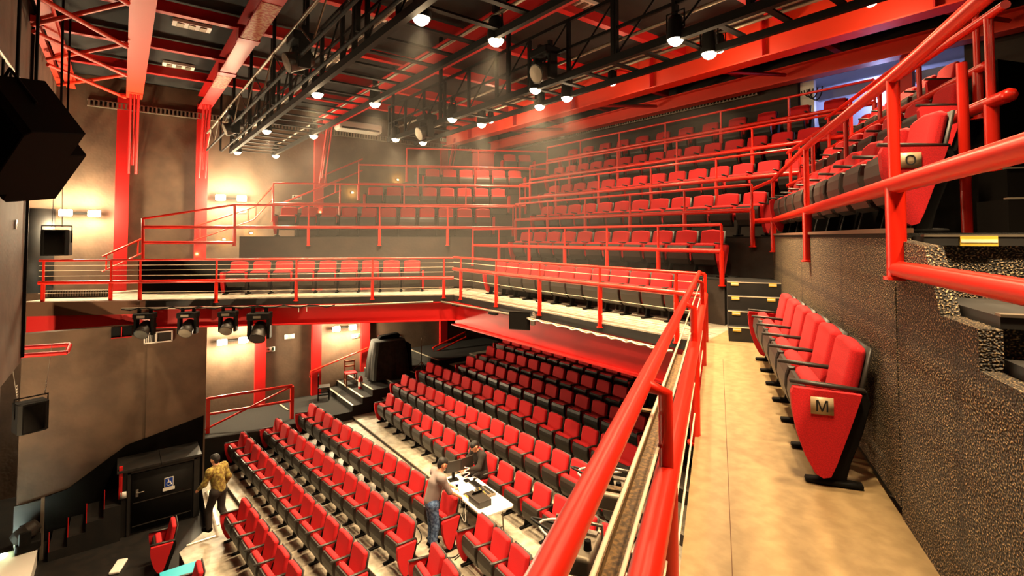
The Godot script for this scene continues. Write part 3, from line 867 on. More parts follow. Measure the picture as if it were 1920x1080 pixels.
func plate(s, letter):                        # the row letter on an end panel facing the sitter's side
	var side = -1.0
	for c in s.get_children():
		if str(c.name).begins_with("end_panel"): side = signf(c.position.x)
	var pl = part("letter_plate", MB.new().rbox(Vector3(side * 0.372, 0.535, 0.10), Vector3(0.012, 0.115, 0.135), 0.004, Basis.IDENTITY, 2), M.brass_plate, s, "metal plate with the letter " + letter)
	var tm = TextMesh.new()
	tm.text = letter
	var fnt = SystemFont.new()
	fnt.font_names = PackedStringArray(["Droid Sans"])
	tm.font = fnt
	tm.font_size = 64
	tm.pixel_size = 0.0016
	tm.depth = 0.004
	var o = MeshInstance3D.new()
	o.name = "letter"
	o.mesh = tm
	o.material_override = M.ink
	pl.add_child(o)
	o.transform = Transform3D(Basis(Vector3(0, 0, -side), Vector3.UP, Vector3(side, 0, 0)), Vector3(side * 0.379, 0.535, 0.10))
func seating():
	# stalls, the four turned rows: end seats by pixel at the height of their tops
	var L = "from the far side wall in the"
	var H = 0.95
	var G = "stalls seats"
	seat_row(hit_h(462.5, 936, -5.85), hit_h(555, 1055, -5.85), 6, -6.8, 1, "front stalls row", L, G)
	seat_row(hit_h(459, 811, -5.72), hit_h(677, 1021, -5.72), 13, -6.67, 1, "second stalls row", L, G)
	seat_row(hit_h(524, 785, -5.5), hit_h(765, 966, -5.5), 13, -6.45, 1, "third stalls row", L, G)
	seat_row(hit_h(588, 757, -5.22), hit_h(845, 922, -5.22), 13, -6.17, 1, "fourth stalls row", L, G)
	seat_row(hit_h(822.5, 1024, -5.5), hit_h(875, 1092, -5.5), 3, -6.45, 1, "short front block right of the aisle", "in the", G)
	seat_row(hit_h(911.5, 968, -5.22), hit_h(1015, 1058, -5.22), 4, -6.17, 1, "short block below the white table", "in the", G)
	var rows = [["fifth stalls row", -6.07, 6.82, 734, 738, 1150, 985, 16], ["sixth stalls row", -5.64, 7.76, 762, 702, 1172, 905, 17], ["seventh stalls row", -5.4, 8.8, 809, 678, 1184, 834, 16],
		["eighth stalls row", -5.09, 9.69, 884, 667, 1198, 780, 13], ["ninth stalls row", -4.88, 10.6, 922, 647, 1200, 731, 12], ["highest stalls row", -4.6, 11.45, 953, 625, 1180, 690, 11]]
	for r in rows:
		if r[1] < -6.0: seat_row(hit_h(r[3], r[4], -5.12), hit_h(r[5], r[6], -5.12), r[7], r[1], 1, r[0], L, G)
		else: seat_row(hit_n(r[3], r[4], r[2]), hit_n(r[5], r[6], r[2]), r[7], r[1], 1, r[0], L, G)
	# rear balcony
	L = "from the left in the"
	G = "rear balcony seats"
	var rr = [["lowest rear balcony row", LV[0], 8.7, 942, 491, 1287, 513, 12], ["second rear balcony row", -0.8, 9.57, 989, 435, 1337, 432, 11], ["third rear balcony row", 0.0, 10.5, 1028, 388, 1417, 360, 12],
		["fourth rear balcony row", 0.76, 11.45, 1041, 350, 1495, 297, 14], ["fifth rear balcony row", 1.53, 12.35, 1050, 313, 1573, 228, 16], ["highest rear balcony row", 2.3, 13.25, 1075, 285, 1567, 199, 12]]
	for r in rr:
		seat_row(hit_n(r[3], r[4], r[2]), hit_n(r[5], r[6], r[2]), r[7], r[1], 1, r[0], L, G)
	# left wing
	G = "left wing seats"
	var lr = [["lowest left wing row", LV[0], 15.9, 450, 490, 773, 487, 9], ["second left wing row", 0.0, 16.95, 543, 386, 905, 386, 11], ["third left wing row", 0.76, 17.8, 705, 352, 934, 354, 8], ["fourth left wing row", 1.53, 18.7, 811, 314, 965, 316, 6], ["highest left wing row", 2.3, 19.7, 955, 296, 983, 297, 2]]
	for r in lr:
		seat_row(hit_l(r[3], r[4], r[2]), hit_l(r[5], r[6], r[2]), r[7], r[1], 1, r[0], L, G)
	# our own balcony: six seats by the speckled wall, the nearest with its letter plate
	var m0 = XZ(3.35, 6.52, 0) + V(0.153, 0, 0.062)
	var m1 = XZ(2.285, 3.72, 0) + V(0.153, 0, 0.062)
	var ms = seat_row(m0, m1, 6, LV[0], 1, "row beside the speckled wall", "from the far end in the", "near balcony seats", [], 1.0)
	plate(ms[5], "M")
	ms[5].set_meta("label", "nearest red folding seat beside the speckled wall, with a plate lettered M")
	# near wing rows behind the wall, seen from the side
	G = "near wing seats"
	L = "from the far end in the"
	var os = seat_row(XZ(4.97, 8.7, 0), XZ(3.28, 3.94, 0), 9, 0.02, 1, "lowest near wing row", L, G)
	plate(os[8], "O")
	os[8].set_meta("label", "nearest red folding seat above the speckled wall, with a plate lettered O")
	seat_row(ept(9.7, 3.12, 0), ept(5.65, 3.12, 0), 7, 0.76, 1, "second near wing row", L, G)
	seat_row(ept(10.2, 4.0, 0), ept(7.2, 4.0, 0), 6, 1.53, 1, "highest near wing row", L, G)
	# a lone end seat on the stage floor and the top of another beside it
	var a = hit_h(327, 973, -6.25)
	seat_row(a, a + Vector3(1, 0, 0), 1, -7.2, 1, "", "", "")[0].set_meta("label", "red folding seat with red side panels, alone on the dark stage floor")
	a = hit_h(376, 1056, -6.25)
	seat_row(a, a + Vector3(1, 0, 0), 1, -7.2, 1, "", "", "")[0].set_meta("label", "red folding seat at the bottom edge, beside the bright blue table top")
	for k in ["mid", "left", "right", "both"]:
		if seats.has(k): seats[k].free()

# ---- railings: thick lower rail, thin hand rail, posts, sometimes wires
func rail_run(t, a, b, hb, hm, ht, posts, rm = 0.05, rt = 0.03, wires = [], top_shift = Vector3.ZERO, skip_low = false):
	var o = t.position
	var A = with_h(a, 0.0)
	var B = with_h(b, 0.0)
	var up = Vector3.UP
	part("lower_rail", MB.new(o).tube([A + up * hm, B + up * hm], rm, 10), M.red_paint, t)
	part("hand_rail", MB.new(o).tube([A + up * ht + top_shift, B + up * ht + top_shift], rt, 10), M.red_paint, t)
	for f in posts:
		var p = A.lerp(B, f)
		if not skip_low:
			var pb = MB.new(o).tube([p + up * hb, p + up * hm], rm * 0.95, 10)
			pb.lathe(p + up * hb, [Vector2(rm * 1.4, -0.012), Vector2(rm * 1.4, 0.006), Vector2(rm, 0.008)], 10)
			part("post", pb, M.red_paint, t)
		part("upper_post", MB.new(o).tube([p + up * hm, p + up * (ht - 0.035), p + up * ht + top_shift], rt * 0.9, 8), M.red_paint, t)
	for h in wires:
		var k = clampf((h - hm) / (ht - hm), 0.0, 1.0)
		part("wire", MB.new(o).tube([A + up * h + top_shift * k, (A + B) / 2 + up * (h - 0.012) + top_shift * k, B + up * h + top_shift * k], 0.007, 5), M.wire, t, "pale stretched wire")
func bar(t, pts, r = 0.03, called = "hand_rail"):
	var q = []
	for p in pts: q.append(p)
	part(called, MB.new(t.position).tube(q, r, 8), M.red_paint, t)
func fracs(n, inset = 0.0):
	var f = []
	for i in n: f.append(lerpf(inset, 1.0 - inset, float(i) / max(n - 1, 1)))
	return f
func railings():
	var b0 = LV[0]
	var far = cross_ln(LD[0], RN[0], 0)
	var corner = XZ(edgex(8.05), 8.05, 0)
	# left wing walkway
	var t = thing("railing", "red railing with thin wires along the left wing walkway", "railing", lpt(-12.2, LD[0], b0))
	var A = lpt(-12.1, LD[0], 0)
	var L = (far - A).length()
	var ps = []
	for px in [80, 207, 262, 405, 555, 698, 832]:
		ps.append((hit_l(px, 560, LD[0]) - with_h(A, 0)).dot((far - A).normalized()) / L)
	rail_run(t, A, far, b0 - 0.1, b0 + 0.47, b0 + 1.04, ps, 0.048, 0.03, [b0 + 0.2, b0 + 0.64, b0 + 0.78, b0 + 0.91])
	# rear balcony walkway
	t = thing("railing", "red railing with thin wires in front of the lowest rear seats", "railing", with_h(far, b0))
	L = (corner - far).length()
	ps = []
	for px in [[862, 552], [932, 564], [1017, 580], [1135, 600], [1283, 625]]:
		ps.append((hit_n(px[0], px[1], 7.55) - with_h(far, 0)).dot((corner - far).normalized()) / L)
	rail_run(t, far, corner, b0 - 0.1, b0 + 0.72, b0 + 1.06, ps, 0.05, 0.03, [b0 + 0.16, b0 + 0.45, b0 + 0.92])
	# our own walkway, running past the camera
	t = thing("railing", "thick red railing of our own balcony, passing close by the camera", "railing", with_h(corner, b0))
	var near = XZ(edgex(-0.8), -0.8, 0)
	L = (near - corner).length()
	ps = [0.0]
	for z in [6.6, 4.3, 1.98, 0.0]: ps.append((8.05 - z) / 8.85)
	rail_run(t, corner, near, b0 - 0.06, b0 + 0.74, b0 + 1.09, ps, 0.046, 0.032, [b0 + 0.2, b0 + 0.45, b0 + 0.86, b0 + 0.97], V(-0.085, 0, 0))
	# rear tiers
	var names = ["second rear row", "third rear row", "fourth rear row", "fifth rear row", "highest rear row"]
	var ends = [[cross_ln(16.3, 8.95, 0), hit_n(1353, 470, 8.95), 7], [hit_n(967, 411, 9.85), hit_n(1410, 391, 9.85), 6], [cross_ln(17.1, 10.8, 0), hit_n(1500, 322, 10.8), 6], [cross_ln(18.0, 11.7, 0), hit_n(1597, 248, 11.7), 6], [hit_n(1026, 309, 12.55), hit_n(1640, 200, 12.55), 7]]
	var hs = [-0.8, 0.0, 0.76, 1.53, 2.3]
	for i in 5:
		var h = hs[i]
		t = thing("railing", "red tubular railing in front of the %s" % names[i], "railing", with_h(ends[i][0], h), Basis.IDENTITY, "tier railings")
		rail_run(t, ends[i][0], ends[i][1], h - (0.2 if i > 0 else 0.12), h + 0.52, h + 1.02, fracs(ends[i][2], 0.0), 0.048, 0.028)
	# the lower left end of the second rear row's guard drops to the stair at its right end
	# left wing tiers
	names = ["second left wing row", "third left wing row", "fourth left wing row", "highest left wing row"]
	var lx = [[440, 962, 5], [512, 985, 5], [672, 994, 4], [762, 1026, 3]]
	for i in 4:
		var d = LD[i + 1] - 0.03
		var h = LV[i + 1]
		var a = hit_l(lx[i][0], 400, d)
		var b = hit_l(lx[i][1], 400, d)
		t = thing("railing", "red tubular railing in front of the %s" % names[i], "railing", with_h(a, h), Basis.IDENTITY, "tier railings")
		rail_run(t, a, b, h - 0.28, h + 0.28, h + 0.95, fracs(lx[i][2]), 0.048, 0.028)
	# guard beside the foot of the side stair: sloping hand rail, two level rails
	t = thing("railing", "red railing with a sloping top rail at the foot of the side stair", "railing", hit_l(268, 490, 15.6))
	var q = [hit_l(268, 490, 15.6), hit_l(268, 410, 15.6), hit_l(440, 384, 16.3)]
	bar(t, [q[0], q[1]], 0.04, "post")
	bar(t, [q[1], q[2]], 0.03)
	bar(t, [hit_l(268, 426, 15.6), hit_l(440, 426, 16.3)], 0.045, "lower_rail")
	bar(t, [hit_l(268, 455, 15.6), hit_l(440, 455, 16.3)], 0.045, "lower_rail")
	bar(t, [hit_l(440, 456, 16.3), hit_l(440, 384, 16.3)], 0.045, "post")
	# hand rails that climb along the side wall
	var hr = [["lowest, near the first pilaster", [192, 481], [266, 448], 14], ["second, crossing the second pilaster", [364, 425], [476, 388], 16], ["third, below the exit sign", [476, 388], [514, 347], 16], ["fourth, in the haze", [520, 385], [640, 335], 0], ["highest, towards the corner", [604, 330], [680, 298], 22]]
	for r in hr:
		var a = hit_u(r[1][0], r[1][1], -19.45)
		var b = hit_u(r[2][0], r[2][1], -19.45)
		t = thing("wall_handrail", "red sloping handrail on the side wall, %s" % r[0], "handrail", a, Basis.IDENTITY, "sloping wall handrails")
		bar(t, [a, b], 0.03)
		bar(t, [a - Vector3(0, 0.45, 0), b - Vector3(0, 0.45, 0)], 0.024, "lower_rail")
		for f in [0.1, 0.9]:
			var p = a.lerp(b, f)
			bar(t, [p, p - Vector3(0, 0.45, 0)], 0.02, "bracket")
	# stalls: railing of the landing and two wall handrails
	t = thing("railing", "red landing railing with one crossing diagonal bar, beside the black lift box", "railing", hit_h(548, 783, -5.9))
	var p0 = hit_h(389, 812, -5.9)
	var p1 = hit_h(547, 785, -5.9)
	var up = Vector3.UP
	for p in [p0, p1]: part("post", MB.new(t.position).box(p + up * 0.52, Vector3(0.1, 1.04, 0.1), yaw(SI, CO)), M.red_paint, t)
	bar(t, [p0 + up * 1.02, p1 + up * 1.06], 0.045)
	bar(t, [p0 + up * 0.55, p1 + up * 0.58], 0.04, "lower_rail")
	bar(t, [p0 + up * 0.05 + (p0 - p1) * 0.1, p1 + up * 1.04], 0.03, "diagonal_bar")
	t = thing("wall_handrail", "long red handrail rising along the lower side wall behind the chairs", "handrail", hit_u(582, 697, -19.5))
	bar(t, [hit_u(582, 708, -19.5), hit_u(582, 697, -19.5), hit_u(690, 652, -19.5)], 0.035)
	t = thing("wall_handrail", "double red handrail on the lower wall, right of the draped object", "handrail", hit_u(812, 655, -18.5))
	bar(t, [hit_u(812, 652, -18.5), hit_u(872, 623, -18.5), hit_u(874, 632, -18.5), hit_u(814, 661, -18.5), hit_u(812, 652, -18.5)], 0.035)
	# near wing
	t = thing("railing", "heavy red railing on the speckled wall at the right edge", "railing", XZ(2.22, 2.95, 0.0))
	var o = t.position
	var w = []
	for z in [10.2, 9.4, 5.85, 2.95, 1.9, 0.9]: w.append(XZ(wallx(z) - 0.02 if z < 10 else 4.85, z, 0))
	var lower = []
	var top = []
	for i in w.size():
		lower.append(with_h(w[i], 0.30))
		top.append(with_h(w[i], [0.95, 1.04, 1.03, 0.93, 0.92, 0.92][i]))
	bar(t, lower, 0.052, "lower_rail")
	bar(t, top, 0.034)
	for i in [1, 2, 3]:
		part("post", MB.new(o).tube([with_h(w[i], [0, -0.28, -0.28, -0.24][i]), lower[i]], 0.05, 10).lathe(with_h(w[i], [0, -0.28, -0.28, -0.24][i]), [Vector2(0.07, -0.012), Vector2(0.07, 0.006), Vector2(0.05, 0.008)], 10), M.red_paint, t)
		part("upper_post", MB.new(o).tube([lower[i], top[i]], 0.030, 10), M.red_paint, t)
	bar(t, [with_h(w[3], -0.19), with_h(w[5], -0.19)], 0.048, "bottom_rail")
	for k in [2, 3]:
		var h = LV[k]
		var a = cross_ne(RN[k], NE[k], 0)
		var b = ept(3.7 if k == 2 else 5.3, NE[k] - 0.04, 0)
		t = thing("railing", "red railing in front of the %s near wing row" % ["", "", "second", "highest"][k], "railing", with_h(b, h), Basis.IDENTITY, "tier railings")
		rail_run(t, a, b, h - 0.25, h + 0.28, h + 0.96, fracs(5, 0.03), 0.05, 0.034)
		part("end_cap", MB.new(t.position).rbox(with_h(b, h + 0.28), Vector3(0.11, 0.11, 0.11), 0.054, Basis.IDENTITY, 4), M.red_paint, t)
	t = thing("railing_post", "tall red post standing beside the dark stair at the right edge", "post", XZ(3.55, 3.95, 0))
	bar(t, [XZ(3.55, 3.95, 0.0), XZ(3.5, 3.9, 1.35)], 0.036, "post")

# ---- red fascias below the balcony, the pipes and lanterns on them
func fascias():
	var far = cross_ln(LD[0], RN[0], 0)
	var corner = XZ(edgex(8.05), 8.05, 0)
	var near = XZ(edgex(-1.2), -1.2, 0)
	var A = lpt(-12.3, LD[0], 0)
	var s1 = lpt(-9.6, LD[0] + 0.12, 0)
	var f1 = far + V(0.05, 0, -0.15)
	var b = ibeam("balcony_beam", with_h(s1, -2.42), with_h(f1, -2.42), 0.3, 0.55, M.red_steel, "red steel beam under the left wing walkway, with moving lights", "beam", "balcony beams")
	ibeam("balcony_beam", with_h(f1, -2.55), with_h(corner + V(0.2, 0, -0.15), -2.55), 0.3, 0.68, M.red_steel, "tall red plate beam under the rear balcony", "beam", "balcony beams")
	ibeam("balcony_beam", with_h(corner + V(0.25, 0, 0), -2.4), with_h(near + V(0.25, 0, 0), -2.4), 0.3, 0.5, M.red_steel, "red beam under our own balcony", "beam", "balcony beams")
	# end piece at the stage side: stone-coloured edge over a red box beam
	var e = MB.new().plan([lpt(-12.3, LD[0] - 0.05, 0), lpt(-9.7, LD[0] - 0.05, 0), lpt(-9.7, LD[0] + 0.4, 0), lpt(-12.3, LD[0] + 0.4, 0)], EYE - 2.5, EYE - 2.02)
	struct("trim_fascia_end", e, M.red_steel, "faded red end beam of the left wing by the stage", "beam")
	struct("trim_edge_end", MB.new().plan([lpt(-12.3, LD[0] - 0.1, 0), lpt(-9.7, LD[0] - 0.1, 0), lpt(-9.4, LD[0] + 0.4, 0), lpt(-12.3, LD[0] + 0.4, 0)], EYE - 2.02, EYE - 1.67), M.stone, "brown stone-coloured walkway edge by the stage", "edge")
	# pipes hung in front of the beams
	var t = thing("lighting_pipe", "cable-wrapped pipe along the left wing beam, holding the moving lights", "pipe", hit_l(228, 578, LD[0] - 0.3))
	var o = t.position
	part("pipe", MB.new(o).tube([hit_l(228, 579, LD[0] - 0.3), hit_l(640, 573, LD[0] - 0.3), hit_l(812, 566, LD[0] - 0.3)], 0.026, 8), M.dull_steel, t)
	var c = []
	for i in 26: c.append(hit_l(228 + i * 16, 580 - i * 0.28 + 2.5 * sin(i * 1.9), LD[0] - 0.32))
	part("cable", MB.new(o).tube(c, 0.016, 5), M.black_metal, t)
	for q in [[560, 585], [575, 584]]: part("tie", MB.new(o).tube([hit_l(q[0], q[1] - 12, LD[0] - 0.3), hit_l(q[0], q[1], LD[0] - 0.25)], 0.012, 5), M.white_plastic, t)
	t = thing("lighting_pipe", "pale wrapped pipe along the rear balcony beam, holding a small screen", "pipe", hit_n(812, 566, 7.3))
	o = t.position
	part("pipe", MB.new(o).tube([hit_n(822, 565, 7.3), hit_n(960, 590, 7.3), hit_n(1262, 659, 7.3)], 0.028, 8), M.dull_steel, t)
	c = []
	for i in 30: c.append(hit_n(990 + i * 9.2, 598 + i * 2.1 + 2.0 * sin(i * 2.3), 7.27))
	part("cable", MB.new(o).tube(c, 0.014, 5), M.wire, t)
	for q in [[855, 572], [925, 588], [1075, 616], [1235, 652]]:
		part("bracket", MB.new(o).box(hit_n(q[0], q[1], 7.42), Vector3(0.3, 0.05, 0.1), yaw(-SI, -CO)), M.black_metal, t)
	# four moving lights
	var i = 0
	for q in [[272, 592, 1.1], [353, 590, 1.1], [428, 588, 1.05], [487, 592, 1.35]]:
		var g = thing("moving_light", ["round-faced moving light under the left wing, first from the stage", "round-faced moving light under the left wing, second from the stage", "round-faced moving light under the left wing, third from the stage", "larger black moving light with a narrow lens under the left wing"][i], "stage light", hit_l(q[0], q[1], LD[0] - 0.3), yaw(0.2, -1.0) , "moving lights under the left wing")
		moving_head(g, q[2] * 1.2, 0.62 if i < 3 else 0.75, M.dull_steel if i < 3 else M.seat_black)
		part("status_screen", MB.new().box(Vector3(0, 0.0, 0.17 * q[2] * 1.2), Vector3(0.18, 0.06, 0.01)), M.dull_steel, g)
		i += 1
	# small flat screen
	var p = hit_n(974, 601, 7.2)
	t = thing("monitor", "small black flat screen hanging on the rear balcony pipe", "screen", p, yaw(-0.35, -1.0))
	part("screen", MB.new().rbox(Vector3.ZERO, Vector3(0.50, 0.42, 0.05), 0.015), M.black_metal, t)
	part("bezel", MB.new().box(Vector3(0, -0.2, 0.026), Vector3(0.48, 0.012, 0.006)).box(Vector3(0, 0.2, 0.026), Vector3(0.48, 0.012, 0.006)), M.seat_black, t)
	part("bracket", MB.new().box(Vector3(0.3, 0.0, -0.06), Vector3(0.09, 0.2, 0.08)).tube([Vector3(0.3, 0.2, -0.05), Vector3(0.36, 0.1, -0.05), Vector3(0.3, -0.1, -0.05)], 0.03, 6), M.steel, t)

# ---- the stage side at the left: lift box, stair, speakers, floor light
func speaker_box(t, w, h, d, grille = true):
	part("cabinet", MB.new().ext([Vector2(-w / 2, -d / 2), Vector2(w / 2, -d / 2), Vector2(w / 2, d / 2 - 0.06), Vector2(w / 2 - 0.06, d / 2), Vector2(-w / 2 + 0.06, d / 2), Vector2(-w / 2, d / 2 - 0.06)], h, Transform3D(Basis(Vector3.RIGHT, Vector3(0, 0, 1), Vector3.DOWN), Vector3.ZERO), 0.01), M.black_metal, t)
	part("grille", MB.new().rbox(Vector3(0, 0, d / 2 + 0.004), Vector3(w - 0.16, h - 0.08, 0.02), 0.008, Basis.IDENTITY, 2), M.black_soft, t)
	part("bracket", MB.new().tube([Vector3(-w / 2 - 0.02, 0, 0), Vector3(-w / 2 - 0.02, h / 2 + 0.1, 0), Vector3(w / 2 + 0.02, h / 2 + 0.1, 0), Vector3(w / 2 + 0.02, 0, 0)], 0.018, 6), M.black_metal, t)
func stage_side():
	var bu = Basis(Vector3(0, 0, -1), Vector3.UP, Vector3(1, 0, 0))     # x along n, z towards the stalls
	# wheelchair lift box with its door
	var h0 = -7.2
	var t = thing("lift_box", "black wheelchair lift box with a door and a blue sign, beside the stage stair", "lift", T(-16.2, 0.95, h0), bu)
	part("body", MB.new().box(Vector3(-0.05, 0.77, -0.2), Vector3(1.66, 1.54, 1.8)), M.black_panel, t)
	for s in [-1, 1]:
		part("roof_board", MB.new().box(Vector3(-0.05 + s * 0.435, 1.565, -0.2), Vector3(0.86, 0.05, 1.95)), M.black_panel, t)
	var d = part("door", MB.new().rbox(Vector3(0.0, 0.75, 0.715), Vector3(1.25, 1.4, 0.05), 0.015, Basis.IDENTITY, 2), M.black_metal, t)
	part("door_frame", MB.new().box(Vector3(-0.68, 0.76, 0.72), Vector3(0.06, 1.5, 0.06)).box(Vector3(0.68, 0.76, 0.72), Vector3(0.06, 1.5, 0.06)).box(Vector3(0, 1.5, 0.72), Vector3(1.42, 0.06, 0.06)), M.black_panel, t)
	part("handle", MB.new().box(Vector3(-0.52, 0.98, 0.75), Vector3(0.05, 0.17, 0.02)).tube([Vector3(-0.52, 1.0, 0.76), Vector3(-0.52, 1.0, 0.80), Vector3(-0.38, 1.0, 0.80)], 0.012, 6), M.steel, d, "steel lever handle")
	part("call_button", MB.new().rbox(Vector3(-0.78, 1.0, 0.72), Vector3(0.13, 0.16, 0.05), 0.015, Basis.IDENTITY, 2), M.white_plastic, t, "pale call button")
	part("corner_post", MB.new().box(Vector3(-0.84, 1.3, 0.68), Vector3(0.07, 0.75, 0.08)), M.red_steel, t, "red corner post")
	part("lower_bar", MB.new().box(Vector3(0, 0.2, 0.745), Vector3(1.2, 0.02, 0.01)).box(Vector3(0, 0.75, 0.745), Vector3(1.2, 0.02, 0.01)), M.seat_black, t)
	# wheelchair sign: blue square, white figure, white strip below
	var sg = thing("wheelchair_sign", "blue and white wheelchair sign with a white strip, on the black lift door", "sign", t.position + bu * Vector3(0.12, 1.06, 0.75), bu)
	part("plate", MB.new().box(Vector3.ZERO, Vector3(0.19, 0.24, 0.008)), M.white_plastic, sg)
	part("blue_field", MB.new().box(Vector3(0, 0, 0.005), Vector3(0.16, 0.21, 0.004)), M.sign_blue, sg)
	var fig = MB.new()
	fig.lathe(Vector3(-0.012, 0.075, 0.008), [Vector2(0.017, -0.002), Vector2(0.017, 0.002), Vector2(0, 0.002)], 12, Basis(Vector3.RIGHT, PI / 2))
	var arc = []
	for i in 13: arc.append(Vector3(-0.002 + 0.045 * cos(1.9 + i * 0.36), -0.03 + 0.045 * sin(1.9 + i * 0.36), 0.008))
	fig.tube(arc, 0.007, 5)
	fig.tube([Vector3(-0.01, 0.05, 0.008), Vector3(-0.006, 0.0, 0.008), Vector3(0.035, 0.0, 0.008), Vector3(0.05, -0.06, 0.008), Vector3(0.065, -0.055, 0.008)], 0.009, 5)
	fig.tube([Vector3(-0.008, 0.028, 0.008), Vector3(0.03, 0.028, 0.008)], 0.007, 5)
	part("wheelchair_figure", fig, M.white_plastic, sg)
	part("caption_strip", MB.new().box(Vector3(0.0, -0.16, 0.002), Vector3(0.25, 0.075, 0.008)), M.white_plastic, sg)
	# stage stair climbing along the brown wall, with a slanting dado above it
	var st = thing("stage_stair", "black stair with red-edged risers rising to the lift box", "stair", T(-15.5, -0.5, h0))
	for i in 5:
		var n = -1.14 + i * 0.315
		part("step", MB.new(st.position).plan([T(-16.45, n, 0), T(-15.35, n, 0), T(-15.35, 0.12, 0), T(-16.45, 0.12, 0)], EYE + h0 + 0.21 * i, EYE + h0 + 0.21 * (i + 1)), M.black_panel, st)
		part("red_edge", MB.new(st.position).box(T(-15.34, n + 0.01, h0 + 0.21 * (i + 1) + 0.22), Vector3(0.015, 0.44, 0.02), yaw(CO, -SI)), M.red_steel, st, "red upright strip")
	var dd = []
	for p in [Vector2(-1.8, 0.0), Vector2(1.9, 0.0), Vector2(1.9, 2.25), Vector2(0.2, 1.85), Vector2(-0.9, 1.1), Vector2(-1.8, 0.95)]: dd.append(p)
	struct("trim_dado", MB.new().ext(dd, 0.06, Transform3D(bu, T(-16.44, 0, h0)), 0.0), M.black_soft, "black painted dado with a slanting top edge behind the stage stair", "dado")
	# pale corner post at the foot of the stair
	single("corner_post", MB.new().box(with_h(hit_u(79, 985, -15.55), h0 + 0.68), Vector3(0.06, 1.36, 0.06), bu), M.dull_steel, "pale metal corner post at the foot of the stage stair", "post")
	single("black_flat", MB.new().box(with_h(hit_u(52, 985, -15.6), h0 + 0.65), Vector3(0.46, 1.3, 0.04), bu), M.black_panel, "black upright panel left of the stage stair", "panel")
	# floor light shining to the left over a bright white stage cloth
	var lp = hit_h(47, 1000, -6.42)
	var g = thing("floor_light", "black moving light on the floor, throwing a white beam to the left", "stage light", lp, yaw(-0.8, -0.75))
	part("base", MB.new().rbox(Vector3(0, -0.23, -0.05), Vector3(0.46, 0.2, 0.42), 0.05), M.black_metal, g)
	part("status_strip", MB.new().box(Vector3(0.0, -0.21, 0.165), Vector3(0.2, 0.05, 0.01)), M.white_plastic, g)
	for s in [-1, 1]: part("yoke_arm", MB.new().rbox(Vector3(s * 0.2, -0.06, 0), Vector3(0.06, 0.34, 0.2), 0.025), M.black_metal, g)
	part("head", MB.new().lathe(Vector3(0, 0, 0), [Vector2(0, -0.26), Vector2(0.12, -0.24), Vector2(0.17, -0.1), Vector2(0.17, 0.1), Vector2(0.14, 0.2), Vector2(0.1, 0.2)], 20, Basis(Vector3.RIGHT, PI / 2 + 0.6)), M.seat_black, g)
	part("lamp_lens", MB.new().lathe(Vector3(0, 0, 0), [Vector2(0.1, 0.185), Vector2(0.1, 0.205), Vector2(0, 0.21)], 16, Basis(Vector3.RIGHT, PI / 2 + 0.6)), M.beam_glow, g, "glowing lens")
	var dir = g.basis * (Basis(Vector3.RIGHT, 0.6) * Vector3(0, 0, 1))
	spot("floor_beam_light", lp + dir * 0.26, dir, 900.0, 26.0, 0.08, Color(0.9, 1.0, 0.95), 0.3)
	var c = hit_h(74, 1018, -6.75)
	var cl = thing("stage_cloth", "bright white cloth on a low platform at the bottom left corner", "platform", Vector3(c.x, 0.0, c.z), Basis(Vector3(1, 0, 0), Vector3.UP, Vector3(0, 0, 1)))
	part("platform_top", MB.new().rbox(Vector3(0.9, 0.41, 1.5), Vector3(1.8, 0.08, 3.0), 0.02, Basis.IDENTITY, 2), M.white_plastic, cl)
	part("cloth_skirt", MB.new().box(Vector3(0.9, 0.2, 1.5), Vector3(1.74, 0.4, 2.94)), M.white_plastic, cl)
	# two floodlights on the stage floor, wide and warm, shine up to the roof over the stage
	for i in 2:
		var q = T([-9.5, -13.0][i], [-5.5, -4.6][i], -7.2)
		var sf = thing("stage_flood", "black stage floodlight tilted up towards the roof, %s the stage wall" % ["behind", "left of"][i], "floodlight", q, wyaw(Vector3(0, 0, -1)), "stage floodlights")
		part("casing", MB.new().rbox(Vector3(0, 0.22, 0), Vector3(0.5, 0.3, 0.25), 0.03, Basis(Vector3.RIGHT, -0.9), 2), M.black_metal, sf)
		part("lamp_face", MB.new().rbox(Vector3(0, 0.33, 0.09), Vector3(0.42, 0.22, 0.02), 0.009, Basis(Vector3.RIGHT, -0.9), 2), M.wash_glow, sf)
		part("bracket", MB.new().box(Vector3(-0.27, 0.12, 0), Vector3(0.03, 0.24, 0.06)).box(Vector3(0.27, 0.12, 0), Vector3(0.03, 0.24, 0.06)).box(Vector3(0, 0.01, 0), Vector3(0.57, 0.02, 0.2)), M.black_metal, sf)
		spot("stage_flood_light", q + Vector3(0, 0.48, -0.15), Vector3(-0.15, 1, -0.35), 95.0, 65.0, 0.2, WARM, 1.0)
	# cyan table top and a blurred white card by the front seats
	var cp = hit_h(352, 1072, -6.62)
	var ct = thing("blue_table", "bright blue low table top at the bottom edge", "table", Vector3(cp.x, 0, cp.z), yaw(SI, CO))
	part("table_top", MB.new().rbox(Vector3(0, 0.58, -0.1), Vector3(0.55, 0.04, 0.7), 0.012), M.cyan_top, ct)
	for s in [Vector2(-0.2, -0.4), Vector2(0.2, -0.4), Vector2(-0.2, 0.2), Vector2(0.2, 0.2)]: part("leg", MB.new().tube([Vector3(s.x, 0, s.y), Vector3(s.x, 0.57, s.y)], 0.018, 6), M.black_metal, ct)
	var sp = hit_h(222, 1062, -7.17)
	single("white_parcel", MB.new().rbox(Vector3(0, 0.03, 0), Vector3(0.5, 0.06, 0.2), 0.025, yaw(1, 0.35)), M.white_plastic, "small white flat parcel lying on the dark stage floor", "parcel", "", Vector3(sp.x, 0.0, sp.z))
	# hanging speakers: lower one on chains from a red frame, upper one by the left wing
	var p = hit_p(58, 780, CO, -SI, -14.9)
